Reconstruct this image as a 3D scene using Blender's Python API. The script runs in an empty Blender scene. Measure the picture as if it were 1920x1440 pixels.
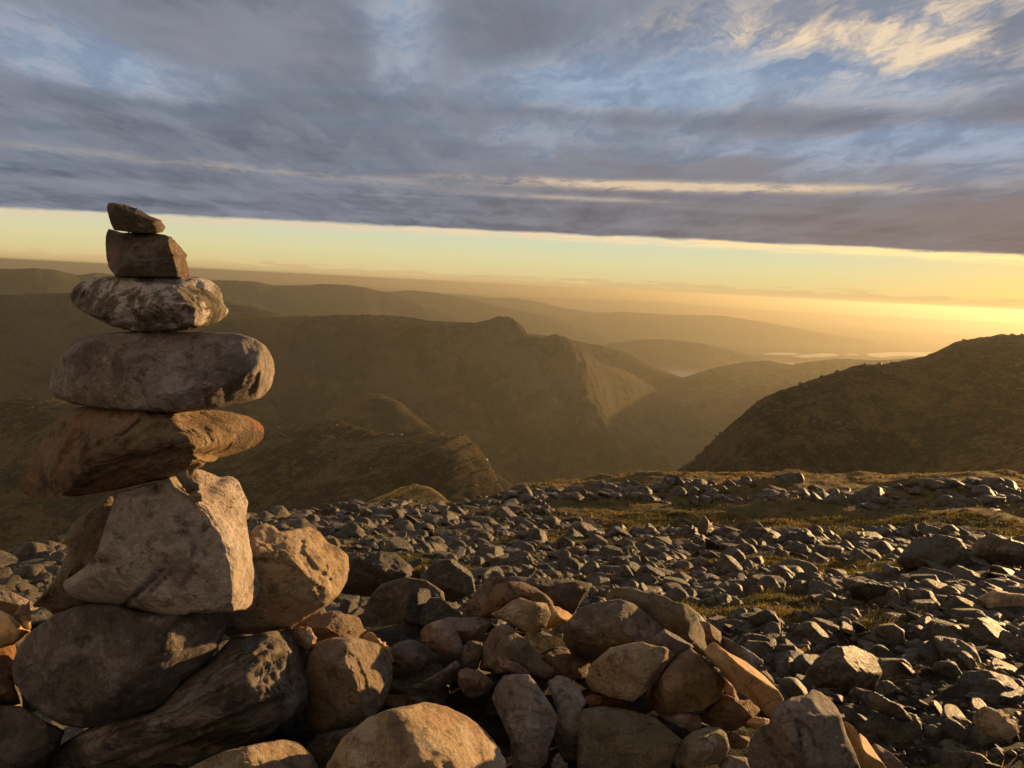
import bpy, bmesh, math, random
import numpy as np
from mathutils import Matrix, Vector

R = math.radians
SC = bpy.context.scene
COL = SC.collection
rng = np.random.default_rng(11)
random.seed(11)

# ------------------------------------------------------------------ camera
FPX = 1450.0                       # focal length in photo pixels (photo 1920 x 1440)
PITCH, ROLL = R(7.3), R(2.9)
fw = np.array([0, math.cos(PITCH), -math.sin(PITCH)])
r0 = np.array([1.0, 0, 0]); u0 = np.array([0, math.sin(PITCH), math.cos(PITCH)])
rt = r0 * math.cos(ROLL) + u0 * math.sin(ROLL)
up = u0 * math.cos(ROLL) - r0 * math.sin(ROLL)
cam_data = bpy.data.cameras.new("camera")
cam = bpy.data.objects.new("camera", cam_data); COL.objects.link(cam)
cam_data.sensor_fit = 'HORIZONTAL'; cam_data.sensor_width = 36.0
cam_data.lens = 36.0 * FPX / 1920.0
cam_data.clip_start = 0.05; cam_data.clip_end = 200000.0
m = Matrix.Identity(4)
for i in range(3):
    m[i][0] = rt[i]; m[i][1] = up[i]; m[i][2] = -fw[i]
cam.matrix_world = m
SC.camera = cam

SUN_AZ, SUN_EL = R(51.0), R(4.6)
SUN_DIR = np.array([math.sin(SUN_AZ) * math.cos(SUN_EL), math.cos(SUN_AZ) * math.cos(SUN_EL), math.sin(SUN_EL)])

SC.view_settings.view_transform = 'Standard'
SC.view_settings.look = 'None'
SC.view_settings.exposure = 1.0
SC.view_settings.gamma = 1.0
SC.view_settings.use_curve_mapping = False
SC.cycles.use_denoising = True
SC.cycles.max_bounces = 6
SC.cycles.volume_bounces = 1

def ray(x, y):
    """direction through photo pixel x, y; its component along the view axis is 1"""
    x = np.asarray(x, float); y = np.asarray(y, float)
    return fw + ((x - 960) / FPX)[..., None] * rt + ((720 - y) / FPX)[..., None] * up

def unit_at(x, y):
    d = ray(x, y); return d / np.linalg.norm(d)

# ------------------------------------------------------------------ node helper
class NT:
    def __init__(self, tree):
        self.t = tree; self.t.nodes.clear()
    def n(self, typ, ins=None, **kw):
        nd = self.t.nodes.new(typ)
        for k, v in kw.items(): setattr(nd, k, v)
        for k, v in (ins or {}).items(): self.put(nd.inputs[k], v)
        return nd
    def put(self, sock, v):
        if isinstance(v, bpy.types.NodeSocket): self.t.links.new(v, sock)
        elif isinstance(v, bpy.types.Node): self.t.links.new(v.outputs[0], sock)
        else:
            if hasattr(sock.default_value, '__len__') and not hasattr(v, '__len__'): v = (v, v, v)
            if hasattr(sock.default_value, '__len__') and len(sock.default_value) == 4 and len(v) == 3: v = (*v, 1)
            sock.default_value = v
    def math(self, op, a, b=0.0, clamp=False, c=0.0):
        nd = self.n('ShaderNodeMath', operation=op, use_clamp=clamp)
        self.put(nd.inputs[0], a); self.put(nd.inputs[1], b); self.put(nd.inputs[2], c)
        return nd.outputs[0]
    def vmath(self, op, a, b=(0, 0, 0), scale=None):
        nd = self.n('ShaderNodeVectorMath', operation=op)
        self.put(nd.inputs[0], a)
        if op != 'SCALE' and op != 'LENGTH' and op != 'NORMALIZE': self.put(nd.inputs[1], b)
        if scale is not None: self.put(nd.inputs[3], scale)
        return nd.outputs['Value'] if op in ('DOT_PRODUCT', 'LENGTH', 'DISTANCE') else nd.outputs[0]
    def mix(self, fac, a, b, blend='MIX'):
        nd = self.n('ShaderNodeMix', data_type='RGBA', blend_type=blend, clamp_factor=True)
        self.put(nd.inputs[0], fac); self.put(nd.inputs[6], a); self.put(nd.inputs[7], b)
        return nd.outputs[2]
    def step(self, v, lo, hi, a=0.0, b=1.0, smooth=True):
        nd = self.n('ShaderNodeMapRange', interpolation_type='SMOOTHSTEP' if smooth else 'LINEAR')
        self.put(nd.inputs[0], v)
        for i, x in ((1, lo), (2, hi), (3, a), (4, b)): self.put(nd.inputs[i], x)
        return nd.outputs[0]
    def noise(self, vec, scale, detail=6.0, rough=0.55, dist=0.0, color=False, lac=2.0):
        nd = self.n('ShaderNodeTexNoise', {'Vector': vec, 'Scale': scale, 'Detail': detail, 'Roughness': rough, 'Distortion': dist, 'Lacunarity': lac})
        return nd.outputs['Color' if color else 'Fac']
    def ramp(self, fac, stops):
        nd = self.n('ShaderNodeValToRGB'); self.put(nd.inputs[0], fac)
        e = nd.color_ramp.elements
        while len(e) < len(stops): e.new(0.5)
        for el, (p, c) in zip(e, stops): el.position = p; el.color = (*c, 1)
        return nd.outputs[0]

def lin(r, g, b):
    f = lambda c: (c / 255 / 12.92) if c / 255 <= 0.04045 else ((c / 255 + 0.055) / 1.055) ** 2.4
    return (f(r), f(g), f(b))

# ------------------------------------------------------------------ sky
def build_world():
    w = bpy.data.worlds.new("World"); SC.world = w; w.use_nodes = True
    T = NT(w.node_tree)
    S = 0.05                                            # background strength; colours below are given as they look at exposure 1
    KS = 0.5 / S
    d = T.n('ShaderNodeTexCoord').outputs['Generated']
    sep = T.n('ShaderNodeSeparateXYZ', {0: d}); X, Y, Z = sep.outputs
    sky = T.n('ShaderNodeTexSky', sky_type='NISHITA', sun_disc=False)
    sky.sun_elevation = SUN_EL; sky.sun_rotation = SUN_AZ
    sky.altitude = 900; sky.air_density = 1.0; sky.dust_density = 1.6; sky.ozone_density = 1.2
    cs = T.vmath('DOT_PRODUCT', d, tuple(SUN_DIR))      # cosine of the angle from the sun
    near = T.math('POWER', T.math('MAXIMUM', cs, 0.0), 14.0)
    near2 = T.math('POWER', T.math('MAXIMUM', cs, 0.0), 3.0)
    # clear air under the deck
    clear = T.ramp(T.step(Z, -0.02, 0.42, smooth=False),
                   [(0.0, lin(236, 196, 120)), (0.06, lin(238, 212, 148)), (0.12, lin(234, 225, 172)), (0.19, lin(218, 226, 196)),
                    (0.30, lin(168, 192, 212)), (0.6, lin(128, 158, 200)), (1.0, lin(104, 136, 184))])
    warm = T.mix(T.math('MULTIPLY', near, T.step(Z, 0.20, 0.0)), clear, lin(255, 208, 92))
    bright = T.math('ADD', 0.96, T.math('MULTIPLY', near, 0.08))
    clear2 = T.vmath('SCALE', warm, scale=T.math('MULTIPLY', bright, KS))
    clear3 = T.mix(0.12, clear2, sky.outputs[0])
    # cloud deck: a flat layer seen in perspective
    zz = T.math('ADD', T.math('MAXIMUM', Z, 0.0), 0.05)
    px = T.math('DIVIDE', X, zz); py = T.math('DIVIDE', Y, zz)
    P = T.n('ShaderNodeCombineXYZ', {0: px, 1: py, 2: 0.0}).outputs[0]
    rot = T.n('ShaderNodeMapping', {'Vector': P, 'Rotation': (0, 0, R(14)), 'Scale': (1.25, 0.5, 1.0)}).outputs[0]
    warp = T.noise(rot, 1.6, 5, 0.6, color=True)
    rw = T.vmath('ADD', rot, T.vmath('SCALE', T.vmath('SUBTRACT', warp, (0.5, 0.5, 0.5)), scale=0.7))
    big = T.noise(rw, 0.5, 8, 0.58)
    mid = T.noise(rw, 1.5, 10, 0.62)
    fine = T.noise(T.n('ShaderNodeMapping', {'Vector': rw, 'Location': (4.1, 9.3, 0), 'Rotation': (0, 0, R(-20)), 'Scale': (0.7, 1.2, 1)}).outputs[0], 3.4, 10, 0.64)
    streak = T.noise(T.n('ShaderNodeMapping', {'Vector': P, 'Rotation': (0, 0, R(3)), 'Scale': (0.16, 0.62, 1)}).outputs[0], 1.0, 7, 0.58, 0.3)
    thick = T.math('ADD', T.math('ADD', T.math('MULTIPLY', big, 0.55), T.math('MULTIPLY', mid, 0.36)), T.math('MULTIPLY', fine, 0.20))
    # openings and thick patches that stand at fixed bearings of this sky
    def blob(x, y, size, amt):
        dd = T.vmath('SUBTRACT', d, tuple(unit_at(x, y)))
        q = T.n('ShaderNodeMapping', {'Vector': dd, 'Scale': (1 / size[0], 1 / size[0], 1 / size[1])}).outputs[0]
        return T.math('MULTIPLY', T.math('POWER', 2.718, T.math('MULTIPLY', T.vmath('DOT_PRODUCT', q, q), -1.0)), amt)
    terms = [blob(1560, 150, (0.26, 0.05), -0.16), blob(1120, 165, (0.14, 0.03), -0.13), blob(140, 90, (0.18, 0.05), -0.10), blob(760, 60, (0.05, 0.045), -0.15),
             blob(330, 150, (0.15, 0.02), -0.06), blob(1700, 275, (0.16, 0.012), -0.22), blob(560, 70, (0.16, 0.05), 0.10), blob(960, 50, (0.10, 0.06), 0.13),
             blob(1500, 222, (0.5, 0.014), 0.10), blob(1000, 420, (1.2, 0.05), 0.14), blob(1880, 110, (0.05, 0.05), 0.12), blob(300, 240, (0.6, 0.03), 0.07), blob(250, 60, (0.3, 0.09), 0.03)]
    thick = T.math('ADD', thick, T.step(Z, 0.36, 0.60, 0.0, 0.16))  # cloud thickened overhead, out of view, to cut blue light on the rocks
    for t in terms: thick = T.math('ADD', thick, t)
    cover = T.step(thick, 0.36, 0.66)
    # deck edge low over the horizon, a straight edge far away
    edge = T.math('SUBTRACT', Z, T.math('ADD', T.math('MULTIPLY', Y, 0.0655), T.math('MULTIPLY', X, 0.004)))
    edge = T.math('ADD', edge, T.math('MULTIPLY', T.math('SUBTRACT', T.noise(T.n('ShaderNodeMapping', {'Vector': d, 'Scale': (6, 6, 30)}).outputs[0], 3.0, 5, 0.6), 0.5), 0.008))
    deck = T.step(edge, -0.0005, 0.0045)
    low = T.step(edge, 0.15, 0.03)                      # towards the far edge the deck closes up
    cover = T.math('MAXIMUM', cover, T.math('MULTIPLY', low, T.step(streak, 0.74, 0.54)))
    # colours of the deck
    dk = T.mix(T.step(T.math('ADD', T.math('MULTIPLY', mid, 0.6), T.math('MULTIPLY', streak, 0.4)), 0.36, 0.62), lin(92, 98, 112), lin(132, 138, 152))
    dk = T.mix(T.math('MULTIPLY', T.step(fine, 0.35, 0.7), 0.28), dk, lin(150, 150, 164))
    dk = T.mix(T.math('MULTIPLY', T.step(streak, 0.50, 0.66), 0.30), dk, lin(142, 137, 138))
    dk = T.mix(T.math('MULTIPLY', near2, T.math('ADD', 0.25, T.math('MULTIPLY', low, 0.5))), dk, lin(142, 118, 100))
    gap = T.mix(T.step(fine, 0.32, 0.66), lin(132, 149, 174), lin(166, 184, 206))
    body = T.mix(cover, gap, dk)
    rim = T.math('MULTIPLY', T.step(cover, 0.1, 0.5), T.step(cover, 0.95, 0.5))
    body = T.mix(T.math('MULTIPLY', rim, T.math('MULTIPLY', T.step(fine, 0.42, 0.62), 0.25)), body, lin(196, 190, 196))
    # sunlit cumulus high on the sun side, and lit slots between streaks
    lit = T.math('MULTIPLY', T.math('ADD', T.math('ADD', blob(1690, 40, (0.12, 0.05), 1.25), blob(1420, 62, (0.10, 0.016), 0.75)), T.math('ADD', blob(1740, 105, (0.07, 0.018), 0.8), blob(1310, 40, (0.05, 0.02), 0.4))), T.step(T.math('ADD', T.math('MULTIPLY', fine, 0.65), T.math('MULTIPLY', mid, 0.35)), 0.42, 0.60), clamp=True)
    body = T.mix(T.math('MULTIPLY', lit, 0.92), body, T.mix(T.step(T.math('ADD', T.math('MULTIPLY', fine, 0.7), T.math('MULTIPLY', T.noise(rw, 9.0, 8, 0.65), 0.3)), 0.40, 0.60), lin(160, 156, 160), lin(246, 220, 184)))
    slot = T.math('MULTIPLY', T.math('ADD', T.math('ADD', blob(1150, 347, (0.16, 0.005), 1.3), blob(1420, 352, (0.16, 0.005), 1.2)), T.math('ADD', blob(480, 318, (0.22, 0.005), 0.35), blob(1090, 372, (0.10, 0.003), 0.5))), T.step(T.math('ADD', T.math('MULTIPLY', fine, 0.5), T.math('MULTIPLY', streak, 0.5)), 0.40, 0.58), clamp=True)
    body = T.mix(T.math('MULTIPLY', slot, 0.85), body, lin(232, 206, 172))
    # unseen deck behind viewer, front-lit by low sun, brightened to lift shaded stone faces
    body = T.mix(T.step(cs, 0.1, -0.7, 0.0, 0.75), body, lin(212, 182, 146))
    body = T.vmath('SCALE', body, scale=KS)
    # thin glowing fringe right under the deck edge
    fringe = T.math('MULTIPLY', T.step(edge, -0.011, -0.001), T.math('SUBTRACT', 1.0, deck))
    fr_n = T.step(T.noise(T.n('ShaderNodeMapping', {'Vector': d, 'Scale': (5, 5, 90)}).outputs[0], 4.0, 6, 0.6), 0.42, 0.62)
    fr = T.math('MULTIPLY', fringe, T.math('ADD', 0.45, T.math('MULTIPLY', fr_n, T.math('ADD', 0.25, T.math('MULTIPLY', near2, 2.0)))), clamp=True)
    fr_c = T.vmath('SCALE', T.mix(near2, lin(238, 206, 180), lin(255, 218, 138)), scale=T.math('MULTIPLY', T.math('ADD', 0.95, T.math('MULTIPLY', near2, 0.45)), KS))
    base = T.mix(fr, clear3, fr_c)
    # far banks of low cloud sitting on the horizon
    hn = T.noise(T.n('ShaderNodeMapping', {'Vector': d, 'Scale': (7, 7, 70)}).outputs[0], 3.2, 7, 0.62, 0.3)
    bank = T.math('MULTIPLY', T.step(T.math('SUBTRACT', T.math('MULTIPLY', hn, 0.034), T.math('ADD', Z, 0.004)), 0.0, 0.006), T.step(Z, -0.03, -0.004))
    base = T.mix(T.math('MULTIPLY', bank, 0.5), base, T.vmath('SCALE', lin(222, 184, 132), scale=T.math('MULTIPLY', bright, KS * 0.9)))
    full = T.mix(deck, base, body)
    # under the horizon: air over land, only reached past the far rim
    full = T.mix(T.step(Z, -0.01, -0.06), full, T.vmath('SCALE', lin(150, 118, 78), scale=0.6 * KS))
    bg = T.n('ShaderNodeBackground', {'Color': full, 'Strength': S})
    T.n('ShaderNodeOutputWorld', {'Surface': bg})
build_world()

sun_data = bpy.data.lights.new("sun", 'SUN')
sun_data.energy = 5.0; sun_data.angle = R(0.55); sun_data.color = (1.0, 0.60, 0.25)
sun = bpy.data.objects.new("sun", sun_data); COL.objects.link(sun)
sun.rotation_euler = Vector(SUN_DIR).to_track_quat('Z', 'Y').to_euler()

# ------------------------------------------------------------------ numpy noise
_perm = np.random.default_rng(3).permutation(256); _perm = np.concatenate([_perm, _perm, _perm])
_g = np.random.default_rng(4).normal(size=(256, 3)); _g /= np.linalg.norm(_g, axis=1)[:, None]
def perlin(p):
    p = np.asarray(p, float); i = np.floor(p).astype(int); f = p - i; i &= 255
    u = f * f * f * (f * (f * 6 - 15) + 10)
    out = 0.0
    for dx in (0, 1):
        wx = u[..., 0] if dx else 1 - u[..., 0]
        for dy in (0, 1):
            wy = u[..., 1] if dy else 1 - u[..., 1]
            for dz in (0, 1):
                wz = u[..., 2] if dz else 1 - u[..., 2]
                h = _perm[_perm[_perm[(i[..., 0] + dx) & 255] + ((i[..., 1] + dy) & 255)] + ((i[..., 2] + dz) & 255)]
                g = _g[h]
                out = out + wx * wy * wz * (g[..., 0] * (f[..., 0] - dx) + g[..., 1] * (f[..., 1] - dy) + g[..., 2] * (f[..., 2] - dz))
    return out * 1.5
def fbm(p, octs=5, gain=0.5, ridged=False):
    p = np.asarray(p, float); a = 1.0; s = 0.0; tot = 0.0
    for k in range(octs):
        n = perlin(p + 17.3 * k)
        s = s + a * (1 - 2 * np.abs(n) if ridged else n); tot += a
        p = p * 2.03; a *= gain
    return s / tot
def st(x, a, b):
    t = np.clip((np.asarray(x, float) - a) / (b - a), 0, 1); return t * t * (3 - 2 * t)
def xyz(x, y, z=0.0): return np.stack(np.broadcast_arrays(np.asarray(x, float), y, z), -1)

# ------------------------------------------------------------------ mesh helpers
def tag(o, label=None, cat=None, group=None, kind=None):
    if label: o['label'] = label
    if cat: o['category'] = cat
    if group: o['group'] = group
    if kind: o['kind'] = kind
    return o
def mesh_from(name, verts, faces, smooth=True):
    """verts n x 3, faces m x k (all the same k)"""
    me = bpy.data.meshes.new(name)
    verts = np.ascontiguousarray(verts, np.float32); faces = np.ascontiguousarray(faces, np.int32)
    k = faces.shape[1]
    me.vertices.add(len(verts)); me.vertices.foreach_set('co', verts.ravel())
    me.loops.add(faces.size); me.loops.foreach_set('vertex_index', faces.ravel())
    me.polygons.add(len(faces)); me.polygons.foreach_set('loop_start', np.arange(0, faces.size, k, dtype=np.int32))
    me.polygons.foreach_set('use_smooth', np.full(len(faces), smooth))
    me.update(calc_edges=True); me.validate()
    return me
def add(name, me, mat, loc=(0, 0, 0)):
    if mat: me.materials.append(mat)
    o = bpy.data.objects.new(name, me); o.location = loc; COL.objects.link(o); return o
def grid_faces(nr, nc, wrap=False):
    a = np.arange(nr * nc).reshape(nr, nc)
    if wrap: a = np.concatenate([a, a[:, :1]], 1)
    return np.stack([a[:-1, :-1], a[:-1, 1:], a[1:, 1:], a[1:, :-1]], -1).reshape(-1, 4)
def attr(me, name, vals):
    at = me.attributes.new(name, 'FLOAT', 'POINT'); at.data.foreach_set('value', np.ascontiguousarray(vals, np.float32))
_ico = {}
def ico(n):
    if n not in _ico:
        bm = bmesh.new(); bmesh.ops.create_icosphere(bm, subdivisions=n, radius=1.0)
        bm.verts.ensure_lookup_table()
        _ico[n] = (np.array([v.co[:] for v in bm.verts]), np.array([[v.index for v in f.verts] for f in bm.faces]))
        bm.free()
    return _ico[n]

# ------------------------------------------------------------------ materials
def new_mat(name):
    mt = bpy.data.materials.new(name); mt.use_nodes = True
    return mt, NT(mt.node_tree)
def rock_mat(name, a, b, lichen=(0.46, 0.42, 0.38), lich=0.35, rust=0.2, rustc=(0.30, 0.13, 0.045), moss=0.0, scale=1.0,
             strata=0.3, tilt=(0.5, 0.2, 0.3), bump=1.0, dark=0.3, crack=0.5, world_coord=False, rand=0.25, rough=0.8, lt=0.515):
    mt, T = new_mat(name)
    tc = T.n('ShaderNodeTexCoord'); oi = T.n('ShaderNodeObjectInfo')
    co = T.n('ShaderNodeNewGeometry').outputs['Position'] if world_coord else tc.outputs['Object']
    off = T.n('ShaderNodeCombineXYZ', {0: T.math('MULTIPLY', oi.outputs['Random'], 37.0), 1: T.math('MULTIPLY', oi.outputs['Random'], 91.0), 2: 0.0}).outputs[0]
    p = T.vmath('SCALE', T.vmath('ADD', co, off), scale=scale)
    n1 = T.noise(p, 5.0, 10, 0.66, 0.15)
    n2 = T.noise(p, 19.0, 9, 0.70, 0.25)
    n3 = T.noise(T.vmath('ADD', p, (7, 3, 1)), 3.4, 9, 0.66, 0.2)
    n4 = T.noise(T.vmath('ADD', p, (1, 9, 4)), 8.0, 10, 0.70, 0.25)
    grain = T.noise(p, 120.0, 5, 0.75)
    sp = T.n('ShaderNodeMapping', {'Vector': T.vmath('ADD', p, T.vmath('SCALE', T.noise(p, 4.0, 4, 0.6, color=True), scale=0.22)), 'Rotation': tilt, 'Scale': (1.6, 1.6, 8.0)}).outputs[0]
    ns = T.noise(sp, 3.0, 9, 0.66, 0.15)
    wp = T.vmath('ADD', p, T.vmath('SCALE', T.noise(p, 7.0, 6, 0.65, color=True), scale=0.26))
    vor = T.n('ShaderNodeTexVoronoi', {'Vector': T.n('ShaderNodeMapping', {'Vector': wp, 'Rotation': tilt, 'Scale': (1, 1, 2.6)}).outputs[0], 'Scale': 3.2}, feature='DISTANCE_TO_EDGE')
    crackm = T.math('MULTIPLY', T.step(vor.outputs['Distance'], 0.016, 0.0), T.step(n3, 0.50, 0.60))
    pits = T.n('ShaderNodeTexVoronoi', {'Vector': wp, 'Scale': 30.0})
    pit = T.math('MULTIPLY', T.step(pits.outputs['Distance'], 0.34, 0.10), T.step(n1, 0.48, 0.62))
    col = T.mix(T.step(n1, 0.36, 0.64), a, b)
    col = T.mix(T.math('MULTIPLY', T.step(ns, 0.47, 0.63), 0.8 * strata), col, tuple(min(1, c * 1.55) for c in b))
    col = T.mix(T.math('MULTIPLY', T.step(n3, 0.50, 0.62), rust), col, rustc)
    lm = T.math('MULTIPLY', T.step(T.math('ADD', T.math('MULTIPLY', n2, 0.5), T.math('MULTIPLY', n4, 0.5)), lt, lt + 0.04), min(1.0, lich * 1.35))
    col = T.mix(lm, col, lichen)
    col = T.mix(T.math('MULTIPLY', T.step(n4, 0.47, 0.40), min(1.0, dark * 1.3)), col, tuple(c * 0.30 for c in a))
    col = T.mix(T.math('MULTIPLY', T.step(n2, 0.43, 0.36), 0.8), col, tuple(c * 0.35 for c in a))
    speck = T.math('MULTIPLY', T.step(T.noise(p, 62.0, 5, 0.7), 0.57, 0.63), T.step(n4, 0.44, 0.56))
    col = T.mix(T.math('MULTIPLY', speck, 0.55 * min(1.0, lich + 0.3)), col, lichen)
    if moss:
        up_ = T.n('ShaderNodeSeparateXYZ', {0: T.n('ShaderNodeNewGeometry').outputs['Normal']}).outputs[2]
        mm = T.math('MULTIPLY', T.step(T.math('ADD', T.math('ADD', T.math('MULTIPLY', n1, 0.5), T.math('MULTIPLY', n2, 0.5)), T.math('MULTIPLY', up_, 0.05)), 0.50, 0.60), moss)
        col = T.mix(mm, col, T.mix(n2, (0.075, 0.070, 0.020), (0.19, 0.165, 0.055)))
    col = T.mix(T.math('MULTIPLY', crackm, 0.8 * crack), col, tuple(c * 0.2 for c in a))
    col = T.mix(T.math('MULTIPLY', pit, 0.55), col, tuple(c * 0.3 for c in a))
    col = T.mix(T.step(grain, 0.3, 0.7, 0.0, 0.4), col, tuple(c * 0.5 for c in a))
    if rand:
        hs = T.n('ShaderNodeHueSaturation', {'Color': col, 'Value': T.step(oi.outputs['Random'], 0, 1, 1 - rand, 1 + rand, smooth=False)})
        col = hs.outputs[0]
    h = T.math('ADD', T.math('MULTIPLY', n1, 0.9), T.math('MULTIPLY', ns, 0.7 * strata + 0.2))
    h = T.math('ADD', h, T.math('MULTIPLY', n2, 0.72))
    h = T.math('ADD', h, T.math('ADD', T.math('MULTIPLY', grain, 0.13), T.math('MULTIPLY', speck, 0.05)))
    h = T.math('SUBTRACT', h, T.math('MULTIPLY', crackm, 0.35 * crack))
    h = T.math('SUBTRACT', h, T.math('MULTIPLY', pit, 0.14))
    h = T.math('ADD', h, T.math('MULTIPLY', lm, 0.06))
    bp = T.n('ShaderNodeBump', {'Strength': min(1.0, 0.95 * bump), 'Distance': 0.040 / scale * bump, 'Height': h})
    bs = T.n('ShaderNodeBsdfPrincipled', {'Base Color': col, 'Roughness': rough, 'Specular IOR Level': 0.35, 'Normal': bp})
    T.n('ShaderNodeOutputMaterial', {'Surface': bs})
    return mt
M = {
    'mottled': rock_mat('mottled_rock', (0.12, 0.095, 0.055), (0.22, 0.175, 0.105), lichen=(0.58, 0.50, 0.42), lich=0.85, rust=0.4, rustc=(0.28, 0.20, 0.05), dark=0.8, lt=0.485),
    'grey': rock_mat('grey_rock', (0.175, 0.143, 0.110), (0.31, 0.25, 0.195), lichen=(0.42, 0.36, 0.31), lich=0.5, rust=0.3, dark=0.45),
    'brown': rock_mat('brown_rock', (0.14, 0.103, 0.06), (0.25, 0.18, 0.105), lichen=(0.38, 0.33, 0.27), lich=0.35, rust=0.45, dark=0.45),
    'rust': rock_mat('rusty_rock', (0.15, 0.09, 0.042), (0.25, 0.165, 0.08), lichen=(0.38, 0.29, 0.2), lich=0.22, rust=0.85, rustc=(0.31, 0.12, 0.032), dark=0.65, strata=0.45),
    'pale': rock_mat('pale_rock', (0.29, 0.235, 0.18), (0.41, 0.34, 0.265), lichen=(0.54, 0.46, 0.38), lich=0.4, rust=0.2, dark=0.35, strata=0.5, tilt=(0.2, 0.75, 0.3), crack=1.0),
    'tan': rock_mat('tan_rock', (0.25, 0.17, 0.09), (0.39, 0.28, 0.155), lichen=(0.5, 0.41, 0.29), lich=0.4, rust=0.4, dark=0.5),
    'dark': rock_mat('dark_rock', (0.088, 0.070, 0.048), (0.160, 0.127, 0.092), lichen=(0.32, 0.27, 0.22), lich=0.4, rust=0.25, rustc=(0.17, 0.10, 0.04), dark=0.5),
    'band': rock_mat('banded_rock', (0.12, 0.095, 0.062), (0.23, 0.185, 0.13), lichen=(0.38, 0.32, 0.28), lich=0.45, rust=0.45, rustc=(0.24, 0.13, 0.06), strata=0.9, tilt=(0.25, 0.5, 0.0), dark=0.6, crack=0.8),
    'slate': rock_mat('slaty_rock', (0.14, 0.115, 0.092), (0.235, 0.195, 0.155), lich=0.2, rust=0.35, bump=0.6, dark=0.35, strata=0.3),
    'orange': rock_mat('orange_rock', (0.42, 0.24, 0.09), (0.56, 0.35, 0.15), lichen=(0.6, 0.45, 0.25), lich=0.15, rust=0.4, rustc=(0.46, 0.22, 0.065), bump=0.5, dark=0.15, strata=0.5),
    'mossy': rock_mat('mossy_rock', (0.18, 0.148, 0.085), (0.31, 0.25, 0.155), lich=0.5, rust=0.3, moss=0.8, dark=0.4),
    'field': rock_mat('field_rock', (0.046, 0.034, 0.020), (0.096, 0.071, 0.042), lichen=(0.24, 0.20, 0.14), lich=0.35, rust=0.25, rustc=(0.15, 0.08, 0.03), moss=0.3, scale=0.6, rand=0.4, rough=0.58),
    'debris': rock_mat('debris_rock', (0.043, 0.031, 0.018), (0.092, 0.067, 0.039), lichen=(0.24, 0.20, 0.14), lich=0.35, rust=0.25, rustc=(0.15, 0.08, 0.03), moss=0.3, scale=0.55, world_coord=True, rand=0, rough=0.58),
}
def ground_mat():
    mt, T = new_mat('moorland_turf')
    p = T.n('ShaderNodeNewGeometry').outputs['Position']
    g = T.n('ShaderNodeAttribute', attribute_name='grass').outputs['Fac']
    n1 = T.noise(p, 1.3, 8, 0.65, 0.4); n2 = T.noise(p, 9.0, 7, 0.7, 0.4); n3 = T.noise(p, 45.0, 5, 0.7)
    peat = T.mix(T.step(T.math('ADD', T.math('MULTIPLY', n2, 0.6), T.math('MULTIPLY', n3, 0.4)), 0.42, 0.58), (0.012, 0.010, 0.006), (0.065, 0.050, 0.024))
    moss = T.mix(T.step(n1, 0.35, 0.65), (0.075, 0.072, 0.018), (0.19, 0.125, 0.040))
    moss = T.mix(T.step(n2, 0.45, 0.7, 0, 0.6), moss, (0.27, 0.18, 0.065))
    col = T.mix(T.step(T.math('ADD', g, T.math('MULTIPLY', T.math('SUBTRACT', n2, 0.5), 0.7)), 0.25, 0.6), peat, moss)
    col = T.mix(T.step(n3, 0.35, 0.7, 0, 0.35), col, (0.02, 0.017, 0.010))
    h = T.math('ADD', T.math('MULTIPLY', n2, 0.6), T.math('MULTIPLY', n3, 0.25))
    bp = T.n('ShaderNodeBump', {'Strength': 1.0, 'Distance': 0.16, 'Height': h})
    T.n('ShaderNodeOutputMaterial', {'Surface': T.n('ShaderNodeBsdfPrincipled', {'Base Color': col, 'Roughness': 0.9, 'Specular IOR Level': 0.15, 'Normal': bp})})
    return mt
def fell_mat(name, green, brown, rockc=(0.10, 0.085, 0.07), s=1.0, steep=(0.80, 0.62), sp=1.0):
    mt, T = new_mat(name)
    geo = T.n('ShaderNodeNewGeometry'); p = geo.outputs['Position']
    n1 = T.noise(p, 0.0035 * s, 8, 0.6, 0.5); n2 = T.noise(p, 0.02 * s, 8, 0.65, 0.5); n3 = T.noise(p, 0.10 * s, 8, 0.75); n5 = T.noise(p, 0.035 * s, 10, 0.78, 0.4)
    nz = T.n('ShaderNodeSeparateXYZ', {0: geo.outputs['Normal']}).outputs[2]
    col = T.mix(T.step(T.math('ADD', T.math('MULTIPLY', n1, 0.6), T.math('MULTIPLY', n2, 0.4)), 0.45, 0.56), green, brown)
    col = T.mix(T.step(n3, 0.46, 0.62, 0, 0.7 * sp), col, tuple(c * 0.35 for c in green)); col = T.mix(T.step(n3, 0.44, 0.36, 0, 0.6 * sp), col, tuple(c * 1.6 for c in brown))
    col = T.mix(T.step(n5, 0.50, 0.62, 0, 0.35 * sp), col, tuple(c * 1.5 for c in brown)); col = T.mix(T.step(n5, 0.47, 0.38, 0, 0.5 * sp), col, tuple(c * 0.35 for c in green))
    rk = T.math('MAXIMUM', T.math('MULTIPLY', T.step(nz, steep[0], steep[1]), T.step(n2, 0.38, 0.58)), T.math('MULTIPLY', T.step(n5, 0.56, 0.62), T.step(n1, 0.48, 0.58)))
    col = T.mix(T.math('MULTIPLY', rk, 0.8), col, T.mix(n3, rockc, tuple(c * 0.4 for c in rockc)))
    h = T.math('ADD', T.math('ADD', T.math('MULTIPLY', n2, 1.0), T.math('MULTIPLY', n3, 0.4)), T.math('MULTIPLY', n5, 0.8))
    bp = T.n('ShaderNodeBump', {'Strength': 0.8, 'Distance': 14.0 / s, 'Height': h})
    T.n('ShaderNodeOutputMaterial', {'Surface': T.n('ShaderNodeBsdfPrincipled', {'Base Color': col, 'Roughness': 0.95, 'Specular IOR Level': 0.08, 'Normal': bp})})
    return mt
GROUND = ground_mat()
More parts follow.
